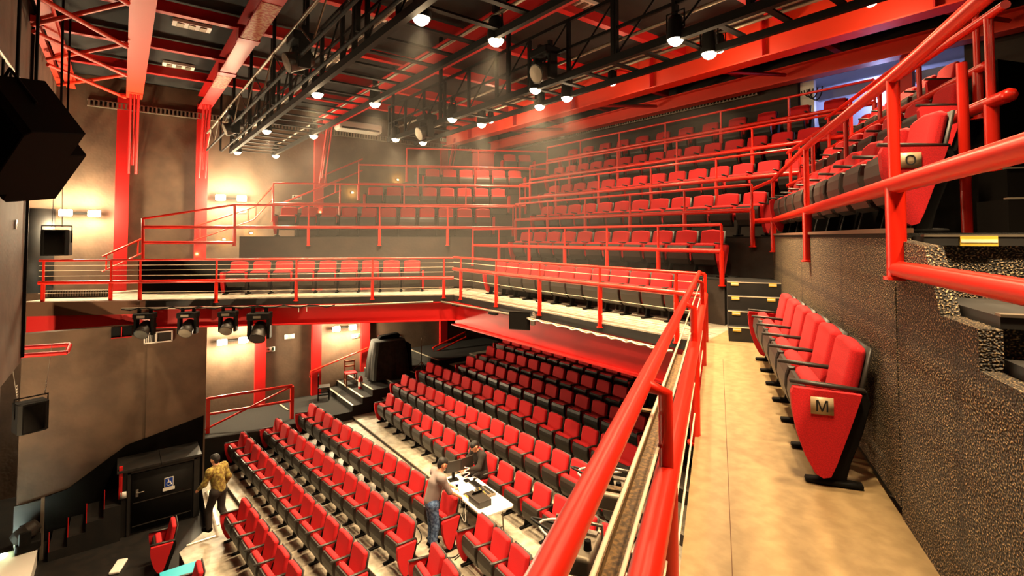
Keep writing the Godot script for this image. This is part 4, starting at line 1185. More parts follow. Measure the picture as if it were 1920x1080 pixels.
	t = thing("hanging_speaker", "black speaker hung on chains below a red wall frame", "speaker", p, yaw(0.8, -0.5))
	speaker_box(t, 0.5, 0.62, 0.42)
	for x in [-0.2, 0.2]:
		part("chain", MB.new().tube([Vector3(x * 1.1, 0.38, 0), Vector3(x * 1.7, 1.45, -0.1)], 0.007, 5), M.steel, t)
		for i in 5: part("chain_link", MB.new().rbox(Vector3(x * 1.1 + x * 0.02 * i, 0.45 + 0.06 * i, 0), Vector3(0.03, 0.045, 0.02), 0.009, Basis.IDENTITY, 2), M.steel, t)
	var fr = thing("wall_frame", "red steel frame sticking out from the stage wall, carrying a speaker", "frame", hit_p(75, 655, CO, -SI, -14.9))
	var q = []
	for v in [[22, 668], [125, 661], [131, 646], [40, 652], [22, 668]]: q.append(hit_p(v[0], v[1], CO, -SI, -14.9 - (0.35 if v[1] < 655 else 0.0)))
	for i in 4: part("frame_bar", MB.new(fr.position).tube([q[i], q[i + 1]], 0.05, 4), M.red_steel, fr)
	p = hit_l(106, 455, LD[0] - 0.1)
	t = thing("hanging_speaker", "black speaker hung on cables above the left end of the balcony", "speaker", p, yaw(0.6, -1.0))
	speaker_box(t, 0.55, 0.66, 0.45)
	for x in [-0.1, 0.1]: part("cable", MB.new().tube([Vector3(x, 0.4, 0), Vector3(x * 0.6, 2.6, 0)], 0.008, 5), M.black_metal, t)
	# line of big speakers at the top left, hung in front of a grating
	for i in 2:
		var at = hit_n([28, 62][i], [256, 306][i], [-1.0, -0.9][i])
		var bx = V(0.72, 0.63, 0.3).normalized()
		var by = V(-0.62, 0.76, -0.05)
		by = (by - bx * by.dot(bx)).normalized()
		t = thing("line_speaker", "big black tilted speaker at the top left, the %s box" % ["larger upper", "smaller lower"][i], "speaker", at, Basis(bx, by, bx.cross(by)), "line speakers")
		speaker_box(t, [1.05, 0.86][i], [0.86, 0.52][i], 0.6)
		part("hanger", MB.new().tube([Vector3.ZERO, t.basis.inverse() * Vector3(0, EYE + 4.85 - at.y, 0)], 0.02, 5), M.black_metal, t)
	var gr = thing("grating_rack", "slanting steel rack with a grating beside the line speakers", "rack", hit_n(70, 180, -1.2))
	var ga = hit_n(-10, 85, -1.25)
	var gb = hit_n(135, 285, -1.25)
	part("edge_rail", MB.new(gr.position).tube([ga, gb], 0.03, 6), M.steel, gr)
	var gc = ga + Vector3(0.0, -0.5, 0)
	var gd = gb + Vector3(0.0, -0.12, 0)
	part("edge_rail", MB.new(gr.position).tube([gc, gd], 0.03, 6), M.steel, gr)
	for i in 22: part("grating_bar", MB.new(gr.position).tube([ga.lerp(gb, i / 21.0), gc.lerp(gd, i / 21.0)], 0.016, 4), M.black_metal, gr)
	# bulkhead with an orange edge under the stage ceiling
	struct("wall_bulkhead", MB.new().plan([T(-14.6, -1.6, 0), T(-19.7, -1.6, 0), T(-19.7, -1.85, 0), T(-14.6, -1.85, 0)], EYE + 3.3, EYE + 4.85), M.wall_paint, "brown bulkhead at the top left below the orange-red braces", "bulkhead")
	single("bulkhead_edge", MB.new().box(T(-16.9, -1.53, 4.5), Vector3(0.12, 0.14, 5.4), yaw(CO, -SI)), M.orange_steel, "orange-red edge strip along the top left bulkhead", "edge strip")
	single("red_shelf", MB.new().rbox(hit_n(92, 354, -1.53), Vector3(0.16, 0.07, 1.1), 0.02, yaw(CO, -SI), 2), M.red_steel, "short red steel arm below the tilted speakers at the left edge", "bracket")
	# chain and hoist lines by the first beam
	for i in 2:
		single("hoist_chain", MB.new().tube([with_h(hit_n(118 + i * 14, 40, -1.0), 4.85), hit_n(118 + i * 14, 40, -1.0), hit_n(114 + i * 12, 240, -1.0)], 0.022, 5), M.black_metal, "black hoist chain hanging at the top left, %s one" % ["left", "right"][i], "chain", "hoist chains")
	# switch plate on the stage wall, door at the end of the left wing
	single("switch_plate", MB.new().rbox(hit_n(30, 421, -1.585), Vector3(0.12, 0.18, 0.02), 0.006, Basis(Vector3(1, 0, 0), Vector3.UP, Vector3(0, 0, 1)), 2), M.white_plastic, "white switch plate on the brown wall at the left edge", "switch")
	var dp = hit_u(69, 470, -19.66)
	struct("door_1", MB.new().rbox(dp, Vector3(0.75, 2.4, 0.06), 0.02, bu, 2), M.black_panel, "narrow black door on the side wall beside the hanging speaker", "door")
	struct("wall_panel", MB.new().box(T(-16.48, 1.27, -4.9), Vector3(0.05, 5.2, 1.34)), M.wall_paint, "lighter brown panel at the right end of the brown stair wall", "wall panel")
	# vents on the brown wall
	var vp = hit_u(297, 632, -16.43)
	t = thing("wall_vent", "white framed air vent on the brown wall under the moving lights", "vent", vp, bu)
	part("frame", MB.new().box(Vector3(0, 0.13, 0), Vector3(0.62, 0.03, 0.05)).box(Vector3(0, -0.13, 0), Vector3(0.62, 0.03, 0.05)).box(Vector3(-0.3, 0, 0), Vector3(0.03, 0.27, 0.05)).box(Vector3(0.3, 0, 0), Vector3(0.03, 0.27, 0.05)).box(Vector3(-0.05, 0, 0), Vector3(0.05, 0.25, 0.05)), M.white_plastic, t)
	part("grille", MB.new().box(Vector3(0, 0, -0.005), Vector3(0.6, 0.26, 0.02)), M.seat_black, t)
	for i in 4: part("slat", MB.new().box(Vector3(-0.25 + 0.035 * i, 0, 0.012), Vector3(0.014, 0.24, 0.02)), M.white_plastic, t)
	t = thing("dark_louver", "black square louver below the red beam, left of the white vent", "vent", hit_u(228, 622, -16.46), bu)
	part("panel", MB.new().box(Vector3.ZERO, Vector3(0.42, 0.26, 0.04)), M.black_metal, t)
	part("sill", MB.new().box(Vector3(0, -0.14, 0.02), Vector3(0.42, 0.025, 0.06)), M.red_steel, t)
	part("mullion", MB.new().box(Vector3(0, 0, 0.025), Vector3(0.02, 0.26, 0.02)), M.red_steel, t)

# ---- what else stands in the near wing and behind the rear wall
func near_wing():
	# control booth behind the rear wall: a lit box seen through the opening
	var y0 = EYE + 2.6
	var y1 = EYE + 4.2
	var b = MB.new()
	b.plan([T(-6.2, 16.6, 0), T(-2.4, 16.6, 0), T(-2.4, 16.8, 0), T(-6.2, 16.8, 0)], y0 - 0.2, y1 + 0.2)
	b.plan([T(-6.2, 14.6, 0), T(-6.0, 14.6, 0), T(-6.0, 16.6, 0), T(-6.2, 16.6, 0)], y0 - 0.2, y1 + 0.2)
	b.plan([T(-2.6, 14.6, 0), T(-2.4, 14.6, 0), T(-2.4, 16.6, 0), T(-2.6, 16.6, 0)], y0 - 0.2, y1 + 0.2)
	b.plan([T(-6.2, 14.6, 0), T(-2.4, 14.6, 0), T(-2.4, 16.8, 0), T(-6.2, 16.8, 0)], y0 - 0.4, y0)
	b.plan([T(-6.2, 14.6, 0), T(-2.4, 14.6, 0), T(-2.4, 16.8, 0), T(-6.2, 16.8, 0)], y1, y1 + 0.2)
	var bm = mat("booth_paint", Color(0.62, 0.62, 0.66), 0.7)
	struct("wall_booth", b, bm, "pale bluish walls of the control booth behind the rear seats", "wall")
	single("booth_beam", MB.new().box(T(-4.4, 15.6, 3.95), Vector3(0.2, 0.25, 3.4), yaw(CO, -SI)), bm, "grey beam under the control booth ceiling", "beam")
	var t = thing("booth_lamp", "small bright lamp on the back wall of the control booth", "lamp", T(-5.0, 16.45, 3.75), yaw(-SI, -CO))
	part("lamp_tube", MB.new().rbox(Vector3.ZERO, Vector3(0.45, 0.08, 0.08), 0.035), M.booth_glow, t)
	part("base", MB.new().box(Vector3(0, 0, -0.06), Vector3(0.5, 0.1, 0.05)), M.white_plastic, t)
	omni("booth_lamp_light", T(-4.6, 16.0, 3.7), 2.6, 0.15, Color(0.72, 0.76, 1.0))
	# coiled cables on a white post at the left of the opening
	t = thing("booth_post", "pale blue-white post with coiled black cables in the booth opening", "post", T(-5.85, 14.42, 2.6))
	part("post", MB.new(t.position).box(T(-5.8, 14.45, 3.38), Vector3(0.12, 1.5, 0.34), yaw(CO, -SI)), M.white_plastic, t)
	for i in 4:
		var c = []
		for k in 13: c.append(T(-5.72 + 0.12 * i * 0.3, 14.2, 3.85) + Vector3(0.06 * i - 0.05 + (0.09 + 0.02 * i) * cos(PI + k * PI / 12), -(0.12 + 0.07 * i) * sin(k * PI / 12) , 0.02 * i))
		part("cable", MB.new(t.position).tube(c, 0.016, 5), M.ink, t)
	single("red_column", MB.new().box(T(-3.5, 13.9, 3.3), Vector3(0.22, 2.0, 0.22), yaw(CO, -SI)), M.red_steel, "dark red column to the right of the control booth opening", "column")

# ---- the sound desk in the stalls
func control_desk():
	var a = hit_h(907, 969, -5.42)
	var b = hit_h(961, 941, -5.42)
	var u = V(-0.585, 0, -0.811).normalized()
	var w = Vector3(u.z, 0, -u.x) * -1.0
	if w.dot(b - a) < 0: w = -w
	var bs = Basis(u, Vector3.UP, u.cross(Vector3.UP))
	if bs.z.dot(w) < 0: bs = Basis(-u, Vector3.UP, -bs.z)
	var ln = 1.85
	var c = a + u * ln / 2 + w * 0.37
	var fl = -6.17
	var t = thing("folding_table", "white folding table covered with mixing gear, in the stalls aisle", "table", with_h(c, fl), bs)
	var sx = -signf(bs.x.dot(u))           # +1 where local +x is the near end
	part("table_top", MB.new().ext(round_rect(ln, 0.74, 0.07), 0.045, Transform3D(Basis(Vector3.RIGHT, Vector3(0, 0, -1), Vector3.UP), Vector3(0, 0.7275, 0)), 0.008), M.white_plastic, t)
	for e in [-1, 1]:
		part("leg", MB.new().tube([Vector3(e * 0.68, 0.0, -0.28), Vector3(e * 0.66, 0.70, -0.24), Vector3(e * 0.66, 0.70, 0.24), Vector3(e * 0.68, 0.0, 0.28)], 0.014, 6).tube([Vector3(e * 0.675, 0.25, -0.27), Vector3(e * 0.675, 0.25, 0.27)], 0.011, 6), M.dull_steel, t)
		part("leg_brace", MB.new().tube([Vector3(e * 0.67, 0.3, 0), Vector3(e * 0.2, 0.70, 0)], 0.01, 6), M.dull_steel, t)
	var on = func(x, z, y = 0.75): return t.position + bs * Vector3(x, y, z)
	# x runs to the near end, z to the rear seats or the stage; s flips z so that the stage side is negative
	var s = 1.0 if bs.z.dot(T(0, 1, 0) - T(0, 0, 0)) > 0 else -1.0
	var g = thing("mixer_case", "black box-shaped mixing case with yellow knobs at the near end of the white table", "mixer", on.call(sx * 0.45, -s * 0.16), bs)
	part("case", MB.new().rbox(Vector3(0, 0.065, 0), Vector3(0.42, 0.13, 0.3), 0.012), M.seat_black, g)
	for i in 3: part("knob", MB.new().lathe(Vector3(-0.21 * sx + 0.0 + (-0.02 - 0.03 * i) * 0.0, 0.07, -s * (0.16)) + Vector3(0.05 * i, 0.0, 0), [Vector2(0.012, -0.02), Vector2(0.012, 0.02), Vector2(0, 0.022)], 10, Basis(Vector3.RIGHT, PI / 2)), M.tape_yellow, g)
	g = thing("lighting_desk", "pale lighting desk with black fader rows on the white table", "mixing desk", on.call(sx * 0.18, s * 0.14), bs)
	part("case", MB.new().rbox(Vector3(0, 0.025, 0), Vector3(0.42, 0.05, 0.28), 0.012), M.dull_steel, g)
	for i in 3: part("fader_row", MB.new().box(Vector3(0, 0.052, -0.09 + i * 0.09), Vector3(0.36, 0.008, 0.055)), M.ink, g)
	for i in 6: part("fader", MB.new().box(Vector3(-0.15 + i * 0.06, 0.06, -0.09 + 0.02 * (i % 3)), Vector3(0.014, 0.012, 0.022)), M.tape_yellow, g)
	g = thing("keyboard", "long black computer keyboard lying on the white table", "keyboard", on.call(-sx * 0.2, s * 0.17), bs)
	part("base", MB.new().rbox(Vector3(0, 0.012, 0), Vector3(0.45, 0.024, 0.15), 0.008), M.seat_black, g)
	for i in 4: part("key_row", MB.new().box(Vector3(0, 0.027, -0.05 + 0.033 * i), Vector3(0.42, 0.008, 0.024)), M.black_metal, g)
	g = thing("laptop", "dark open laptop leaning beside the mixing case on the white table", "laptop", on.call(sx * 0.12, -s * 0.14), bs)
	part("base", MB.new().rbox(Vector3(0, 0.012, 0), Vector3(0.34, 0.022, 0.24), 0.008), M.seat_black, g)
	part("lid", MB.new().rbox(Vector3(0.17 * sx, 0.1, 0), Vector3(0.016, 0.2, 0.24), 0.006, Basis(Vector3(0, 0, 1), -0.5 * sx)), M.black_metal, g)
	for i in 2:
		g = thing("monitor", "black flat screen seen from behind at the far end of the white table, %s" % ["left one", "right one"][i], "screen", on.call(-sx * 0.72, s * (-0.12 + 0.36 * i)), bs * Basis(Vector3.UP, 0.3 * (i - 0.5)))
		part("screen", MB.new().rbox(Vector3(0, 0.30, 0), Vector3(0.035, 0.25, 0.36), 0.012), M.seat_black, g)
		part("stand", MB.new().box(Vector3(0, 0.08, 0), Vector3(0.04, 0.16, 0.06)).rbox(Vector3(0, 0.01, 0), Vector3(0.16, 0.02, 0.22), 0.008), M.black_metal, g)
	g = thing("orange_lamp", "small curling orange lamp glowing on the far end of the white table", "lamp", on.call(-sx * 0.5, s * 0.1), bs)
	part("base", MB.new().rbox(Vector3(0, 0.015, 0), Vector3(0.12, 0.03, 0.12), 0.01), M.black_metal, g)
	var cv = []
	for i in 22: cv.append(Vector3(0.02 * sin(i * 0.6), 0.05 + i * 0.013, 0.06 * cos(i * 0.75)))
	part("lamp_tube", MB.new().tube(cv, 0.009, 5), M.filament_glow, g)
	g = thing("pocket_light", "small blue light on the white table beside the standing man", "lamp", on.call(-sx * 0.42, -s * 0.2), bs)
	part("lamp_body", MB.new().rbox(Vector3(0, 0.03, 0), Vector3(0.06, 0.06, 0.05), 0.015), M.black_metal, g)
	part("lamp_face", MB.new().rbox(Vector3(0, 0.065, 0), Vector3(0.06, 0.02, 0.04), 0.008), M.blue_glow, g)
	g = thing("headphones", "small black headphones lying by the far edge of the white table", "headphones", on.call(-sx * 0.52, s * 0.27), bs)
	var hb = []
	for i in 11: hb.append(Vector3(0.08 * cos(i * PI / 10), 0.02, 0.08 * sin(i * PI / 10)))
	part("band", MB.new().tube(hb, 0.008, 5), M.black_metal, g)
	for e in [-1, 1]: part("ear_cup", MB.new().rbox(Vector3(e * 0.08, 0.025, -0.01), Vector3(0.03, 0.05, 0.06), 0.012), M.black_soft, g)
	# cables over the edge and on the floor
	for i in 5:
		var cb = []
		for k in 14:
			var f = k / 13.0
			cb.append(on.call(sx * (0.35 - 0.16 * i) + 0.08 * sin(f * 5 + i), -s * (0.26 + 0.20 * f), 0.76 - 0.35 * sin(f * PI * 0.9) * f * 1.2 - (0.0 if f < 0.3 else 0.12)))
		single("table_cable", MB.new().tube(cb, 0.006, 5), M.white_plastic if i % 2 else M.ink, "thin %s cable hanging off the white table, %s from its near end" % ["black" if i % 2 == 0 else "white", nth(i, 9)], "cable", "table cables")
	var fc = [[[780, 985], [790, 1005], [783, 1020], [768, 1022]], [[840, 1030], [856, 1024], [862, 1034], [850, 1045], [832, 1042], [836, 1030], [858, 1028], [866, 1036], [852, 1050]], [[845, 950], [880, 985], [897, 1000]]]
	for i in fc.size():
		var q = []
		for v in fc[i]: q.append(hit_h(v[0], v[1], fl + 0.012))
		single("floor_cable", MB.new().tube(smooth(q), 0.011, 5), M.ink, "black cable lying on the pale floor, %s" % ["curving left of the standing man", "coiled right of the standing man", "running under the white table"][i], "cable", "floor cables")
func round_rect(w, d, r):
	var p = []
	for k in 4:
		var cx = (w / 2 - r) * ([1, -1, -1, 1][k])
		var cy = (d / 2 - r) * ([1, 1, -1, -1][k])
		for i in 5: p.append(Vector2(cx, cy) + Vector2(r, 0).rotated(k * PI / 2 + i * PI / 8))
	return p
func smooth(q):
	var c = Curve3D.new()
	for i in q.size():
		var t = (q[min(i + 1, q.size() - 1)] - q[max(i - 1, 0)]) / 5.0
		c.add_point(q[i], -t, t)
	c.bake_interval = 0.06
	var out = []
	for p in c.get_baked_points(): out.append(p)
	return out

# ---- people: a field of tapered bones, meshed as surface nets
func nets(bones, cell, k, mb):
	var lo = Vector3(1e9, 1e9, 1e9)
	var hi = -lo
	for b in bones:
		var r = max(b[2], b[3]) + cell * 2.5
		for p in [b[0], b[1]]:
			lo = lo.min(p - Vector3.ONE * r)
			hi = hi.max(p + Vector3.ONE * r)
	var nx = int((hi.x - lo.x) / cell) + 2
	var ny = int((hi.y - lo.y) / cell) + 2
	var nz = int((hi.z - lo.z) / cell) + 2
	var fd = PackedFloat32Array()
	fd.resize(nx * ny * nz)
	fd.fill(1.0)
	for b in bones:
		var a: Vector3 = b[0]
		var e: Vector3 = b[1]
		var ra: float = b[2]
		var rb: float = b[3]
		var d: Vector3 = e - a
		var dd: float = max(d.length_squared(), 1e-9)
		var m = max(ra, rb) + max(k, cell * 2.0)
		var l3 = ((a.min(e) - Vector3.ONE * m - lo) / cell).floor()
		var h3 = ((a.max(e) + Vector3.ONE * m - lo) / cell).ceil()
		for z in range(max(0, int(l3.z)), min(nz, int(h3.z) + 1)):
			for y in range(max(0, int(l3.y)), min(ny, int(h3.y) + 1)):
				var at = (z * ny + y) * nx
				for x in range(max(0, int(l3.x)), min(nx, int(h3.x) + 1)):
					var p = lo + Vector3(x, y, z) * cell
					var t = clampf((p - a).dot(d) / dd, 0.0, 1.0)
					var v = (p - a - d * t).length() - lerpf(ra, rb, t)
					var w = fd[at + x]
					var q = max(k - absf(v - w), 0.0) / k
					fd[at + x] = min(v, w) - q * q * k * 0.25
	var ids = {}
	var vs = []
	for z in nz - 1:
		for y in ny - 1:
			for x in nx - 1:
				var i0 = (z * ny + y) * nx + x
				var s = 0
				var c = [fd[i0], fd[i0 + 1], fd[i0 + nx], fd[i0 + nx + 1], fd[i0 + nx * ny], fd[i0 + nx * ny + 1], fd[i0 + nx * ny + nx], fd[i0 + nx * ny + nx + 1]]
				for j in 8: if c[j] < 0: s += 1
				if s == 0 or s == 8: continue
				var sum = Vector3.ZERO
				var n = 0
				for ed in EDGES:
					var f0 = c[ed[0]]
					var f1 = c[ed[1]]
					if (f0 < 0) != (f1 < 0):
						var t = f0 / (f0 - f1)
						sum += CORN[ed[0]].lerp(CORN[ed[1]], t)
						n += 1
				var p = lo + (Vector3(x, y, z) + sum / n) * cell
				var g = Vector3(c[1] + c[3] + c[5] + c[7] - c[0] - c[2] - c[4] - c[6], c[2] + c[3] + c[6] + c[7] - c[0] - c[1] - c[4] - c[5], c[4] + c[5] + c[6] + c[7] - c[0] - c[1] - c[2] - c[3])
				ids[i0] = vs.size()
				vs.append([p, g.normalized()])
	var st = [1, nx, nx * ny]
	for i0 in ids:
		var f0 = fd[i0]
		for ax in 3:
			var f1 = fd[i0 + st[ax]]
			if (f0 < 0) == (f1 < 0): continue
			var u = st[(ax + 1) % 3]
			var v = st[(ax + 2) % 3]
			if not (ids.has(i0 - u) and ids.has(i0 - v) and ids.has(i0 - u - v)): continue
			var a = vs[ids[i0]]
			var b = vs[ids[i0 - u]]
			var c = vs[ids[i0 - u - v]]
			var d = vs[ids[i0 - v]]
			if f0 < 0: mb.squad(a[0], b[0], c[0], d[0], a[1], b[1], c[1], d[1])
			else: mb.squad(a[0], d[0], c[0], b[0], a[1], d[1], c[1], b[1])
const EDGES = [[0, 1], [2, 3], [4, 5], [6, 7], [0, 2], [1, 3], [4, 6], [5, 7], [0, 4], [1, 5], [2, 6], [3, 7]]
const CORN = [Vector3(0, 0, 0), Vector3(1, 0, 0), Vector3(0, 1, 0), Vector3(1, 1, 0), Vector3(0, 0, 1), Vector3(1, 0, 1), Vector3(0, 1, 1), Vector3(1, 1, 1)]
func hand_bones(w, dir, up, side):
	# palm from the wrist, four fingers of unequal length, a thumb from the side
	var x = dir.cross(up).normalized() * side
	var out = [[w, w + dir * 0.085, 0.024, 0.026], [w + x * 0.02, w + dir * 0.085 + x * 0.026, 0.014, 0.014], [w - x * 0.02, w + dir * 0.08 - x * 0.026, 0.014, 0.014]]
	for i in 4:
		var k = w + dir * 0.088 + x * (0.030 - 0.020 * i)
		var l = [0.068, 0.078, 0.072, 0.056][i]
		var m = k + (dir * 0.9 - up * 0.3).normalized() * l * 0.5
		out.append([k, m, 0.0095, 0.009])
		out.append([m, m + (dir * 0.55 - up * 0.8).normalized() * l * 0.5, 0.009, 0.0075])
	var tb = w + dir * 0.03 + x * 0.028
	var tm = tb + (x * 0.8 + dir * 0.7).normalized() * 0.04
	out.append([tb, tm, 0.012, 0.011])
	out.append([tm, tm + (dir - up * 0.4).normalized() * 0.032, 0.011, 0.009])
	return out
func figure(t, J, shirt, trousers, hair_long = false, cap = null):
	# J: joints pelvis, chest, neck, head, then l/r shoulder, elbow, wrist, hip, knee, ankle, toe
	var body = MB.new()
	var bn = [[J.pelvis, J.chest, 0.12, 0.13], [J.chest, J.neck, 0.12, 0.055], [J.neck, J.head, 0.055, 0.05], [J.ls, J.rs, 0.07, 0.07]]
	for s in ["l", "r"]:
		bn += [[J[s + "s"], J[s + "e"], 0.05, 0.04], [J[s + "e"], J[s + "w"], 0.04, 0.027], [J.pelvis, J[s + "h"], 0.1, 0.095], [J[s + "h"], J[s + "k"], 0.085, 0.055], [J[s + "k"], J[s + "a"], 0.055, 0.038], [J[s + "a"], J[s + "t"], 0.042, 0.032]]
	nets(bn, 0.016, 0.04, body)
	var f = J.face
	var up = (J.head - J.neck).normalized()
	var sd = up.cross(f).normalized()
	var h = J.head
	var hd = [[h + up * 0.03 - f * 0.015, h + up * 0.03 + f * 0.012, 0.088, 0.082], [h - up * 0.02 + f * 0.03, h - up * 0.075 + f * 0.05, 0.066, 0.04], [h + f * 0.088 + up * 0.01, h + f * 0.105 - up * 0.022, 0.011, 0.015], [h + f * 0.078 - up * 0.05 + sd * 0.018, h + f * 0.078 - up * 0.05 - sd * 0.018, 0.012, 0.012], [h + f * 0.074 + up * 0.032 + sd * 0.035, h + f * 0.074 + up * 0.032 - sd * 0.035, 0.014, 0.014]]
	for s in [-1, 1]:
		hd.append([h + sd * s * 0.085 + up * 0.02, h + sd * s * 0.088 - up * 0.02, 0.016, 0.012])
	nets(hd, 0.007, 0.018, body)
	for s in ["l", "r"]:
		var dir = (J[s + "w"] - J[s + "e"]).normalized()
		nets(hand_bones(J[s + "w"], dir, Vector3.UP if absf(dir.y) < 0.8 else f, 1.0 if s == "l" else -1.0), 0.006, 0.010, body)
	part("body", body, M.skin, t)
	var sh = MB.new()
	var b2 = [[J.pelvis + Vector3(0, 0.02, 0), J.chest, 0.145, 0.15], [J.chest, J.neck - (J.neck - J.chest) * 0.15, 0.14, 0.07], [J.ls, J.rs, 0.088, 0.088]]
	for s in ["l", "r"]:
		b2.append([J[s + "s"], J[s + "e"], 0.075, 0.06])
		if cap: b2.append([J[s + "e"], J[s + "w"], 0.058, 0.042])
	nets(b2, 0.016, 0.05, sh)
	part("shirt" if not cap else "jacket", sh, shirt, t)
	var tr = MB.new()
	var b3 = [[J.pelvis, J.pelvis + Vector3(0, 0.03, 0), 0.14, 0.135]]
	for s in ["l", "r"]: b3 += [[J.pelvis, J[s + "h"], 0.12, 0.115], [J[s + "h"], J[s + "k"], 0.105, 0.075], [J[s + "k"], J[s + "a"], 0.075, 0.062]]
	nets(b3, 0.016, 0.03, tr)
	part("trousers", tr, trousers, t)
	for s in ["l", "r"]:
		var so = MB.new()
		nets([[J[s + "a"] - Vector3(0, 0.03, 0), J[s + "t"], 0.058, 0.044], [J[s + "a"] - Vector3(0, 0.03, 0) - (J[s + "t"] - J[s + "a"]) * 0.3, J[s + "t"], 0.04, 0.035]], 0.014, 0.03, so)
		part("shoe", so, M.black_soft, t)
	var hr = MB.new()
	nets([[h + up * 0.05 - f * 0.03, h + up * 0.055 + f * 0.02, 0.088, 0.078], [h - f * 0.05, h - f * 0.045 - up * (0.03 if not hair_long else 0.1), 0.068, 0.055]], 0.009, 0.02, hr)
	part("hair", hr, M.hair, t)
	for s in [-1, 1]: part("eye", MB.new().rbox(h + f * 0.083 + up * 0.016 + sd * s * 0.032, Vector3(0.02, 0.01, 0.01), 0.0045, Basis(sd, up, sd.cross(up)), 2), M.ink, t)
func people():
	# the standing man at the desk: grey shirt, jeans, bent a little over the gear
	var at = hit_h(812, 1031, -6.17)
	var t = thing("person", "standing man in a grey T-shirt and blue jeans, leaning over the white table", "person", at, yaw(0.81, 0.50))
	var J = {"pelvis": Vector3(0, 0.96, -0.04), "chest": Vector3(0, 1.30, 0.06), "neck": Vector3(0, 1.49, 0.13), "head": Vector3(0, 1.61, 0.19), "face": Vector3(0, -0.45, 0.9).normalized(),
		"ls": Vector3(0.185, 1.42, 0.1), "rs": Vector3(-0.185, 1.42, 0.1), "le": Vector3(0.23, 1.17, 0.26), "re": Vector3(-0.24, 1.16, 0.24), "lw": Vector3(0.14, 1.04, 0.49), "rw": Vector3(-0.16, 0.99, 0.46),
		"lh": Vector3(0.09, 0.92, -0.04), "rh": Vector3(-0.09, 0.92, -0.04), "lk": Vector3(0.12, 0.50, 0.02), "rk": Vector3(-0.12, 0.50, 0.0), "la": Vector3(0.13, 0.09, 0.0), "ra": Vector3(-0.14, 0.09, -0.06), "lt": Vector3(0.15, 0.045, 0.16), "rt": Vector3(-0.17, 0.045, 0.10)}
	figure(t, J, M.shirt_grey, M.denim)
	# the man sitting behind the desk in a stalls seat that is folded down
	var s0 = null
	for c in get_children():
		if c.has_meta("label") and str(c.get_meta("label")).contains("tenth from the far side wall in the fifth stalls row"): s0 = c
	if s0:
		for c in s0.get_children():
			if str(c.name) == "seat_pad" or str(c.name) == "seat_pan":
				var b = Basis(Vector3.RIGHT, 1.35)
				c.transform = Transform3D(b, Vector3(0, 0.40, 0.02) - b * Vector3(0, 0.28, 0.1))
		s0.set_meta("label", "red stalls seat folded down under the sitting man, behind the white table")
		t = thing("person", "sitting man in dark clothes behind the white table, head bowed", "person", s0.position, s0.basis)
		J = {"pelvis": Vector3(0, 0.58, 0.10), "chest": Vector3(0, 0.93, 0.16), "neck": Vector3(0, 1.10, 0.24), "head": Vector3(0, 1.21, 0.30), "face": Vector3(0, -0.5, 0.87).normalized(),
			"ls": Vector3(0.18, 1.04, 0.2), "rs": Vector3(-0.18, 1.04, 0.2), "le": Vector3(0.25, 0.83, 0.36), "re": Vector3(-0.25, 0.83, 0.36), "lw": Vector3(0.12, 0.80, 0.58), "rw": Vector3(-0.10, 0.80, 0.58),
			"lh": Vector3(0.09, 0.57, 0.12), "rh": Vector3(-0.09, 0.57, 0.12), "lk": Vector3(0.13, 0.54, 0.52), "rk": Vector3(-0.13, 0.54, 0.52), "la": Vector3(0.13, 0.10, 0.50), "ra": Vector3(-0.13, 0.10, 0.50), "lt": Vector3(0.14, 0.045, 0.66), "rt": Vector3(-0.14, 0.045, 0.66)}
		figure(t, J, M.dark_cloth, M.dark_cloth, false, true)
	# somebody walking on the platform edge by the lift box
	at = hit_h(408, 1000, -6.72)
	t = thing("person", "person in an olive jacket and dark trousers walking beside the black lift box", "person", Vector3(at.x, EYE - 6.67, at.z), yaw(-0.9, 0.3))
	J = {"pelvis": Vector3(0, 0.93, 0), "chest": Vector3(0, 1.27, 0.05), "neck": Vector3(0, 1.45, 0.08), "head": Vector3(0, 1.57, 0.12), "face": Vector3(0, -0.25, 0.97).normalized(),
		"ls": Vector3(0.18, 1.38, 0.06), "rs": Vector3(-0.18, 1.38, 0.06), "le": Vector3(0.25, 1.13, 0.14), "re": Vector3(-0.25, 1.12, -0.02), "lw": Vector3(0.2, 0.98, 0.34), "rw": Vector3(-0.24, 0.90, 0.1),
		"lh": Vector3(0.09, 0.90, 0), "rh": Vector3(-0.09, 0.90, 0), "lk": Vector3(0.1, 0.50, 0.16), "rk": Vector3(-0.1, 0.48, 0.02), "la": Vector3(0.1, 0.09, 0.14), "ra": Vector3(-0.1, 0.13, -0.22), "lt": Vector3(0.11, 0.045, 0.28), "rt": Vector3(-0.11, 0.05, -0.08)}
	figure(t, J, M.olive_cloth, M.dark_cloth, false, true)

# ---- small things
func exit_sign(px, py, place, where, flip = false, arrow = true):
	var p
	var bs
	if place == "u":
		p = hit_u(px, py, -19.69 if px != 831 else -19.55)
		bs = Basis(Vector3(0, 0, -1), Vector3.UP, Vector3(1, 0, 0))
	else:
		p = hit_n(px, py, 14.2)
		bs = Basis(Vector3(1, 0, 0), Vector3.UP, Vector3(0, 0, 1))
	var t = thing("exit_sign", "small white exit sign %s" % where, "sign", p, bs)
	part("plate", MB.new().rbox(Vector3.ZERO, Vector3(0.34, 0.17, 0.02), 0.006, Basis.IDENTITY, 2), M.white_plastic, t)
	if not arrow: return
	var k = -1.0 if flip else 1.0
	part("arrow", MB.new().box(Vector3(0.06 * k, 0, 0.012), Vector3(0.09, 0.022, 0.005)).ext([Vector2(-0.03 * k, 0), Vector2(0.03 * k, 0.04), Vector2(0.03 * k, -0.04)], 0.005, Transform3D(Basis.IDENTITY, Vector3(0.02 * k, 0, 0.012))), M.ink, t)
	part("door_mark", MB.new().box(Vector3(-0.1 * k, 0, 0.012), Vector3(0.06, 0.12, 0.005)), M.sign_green, t)
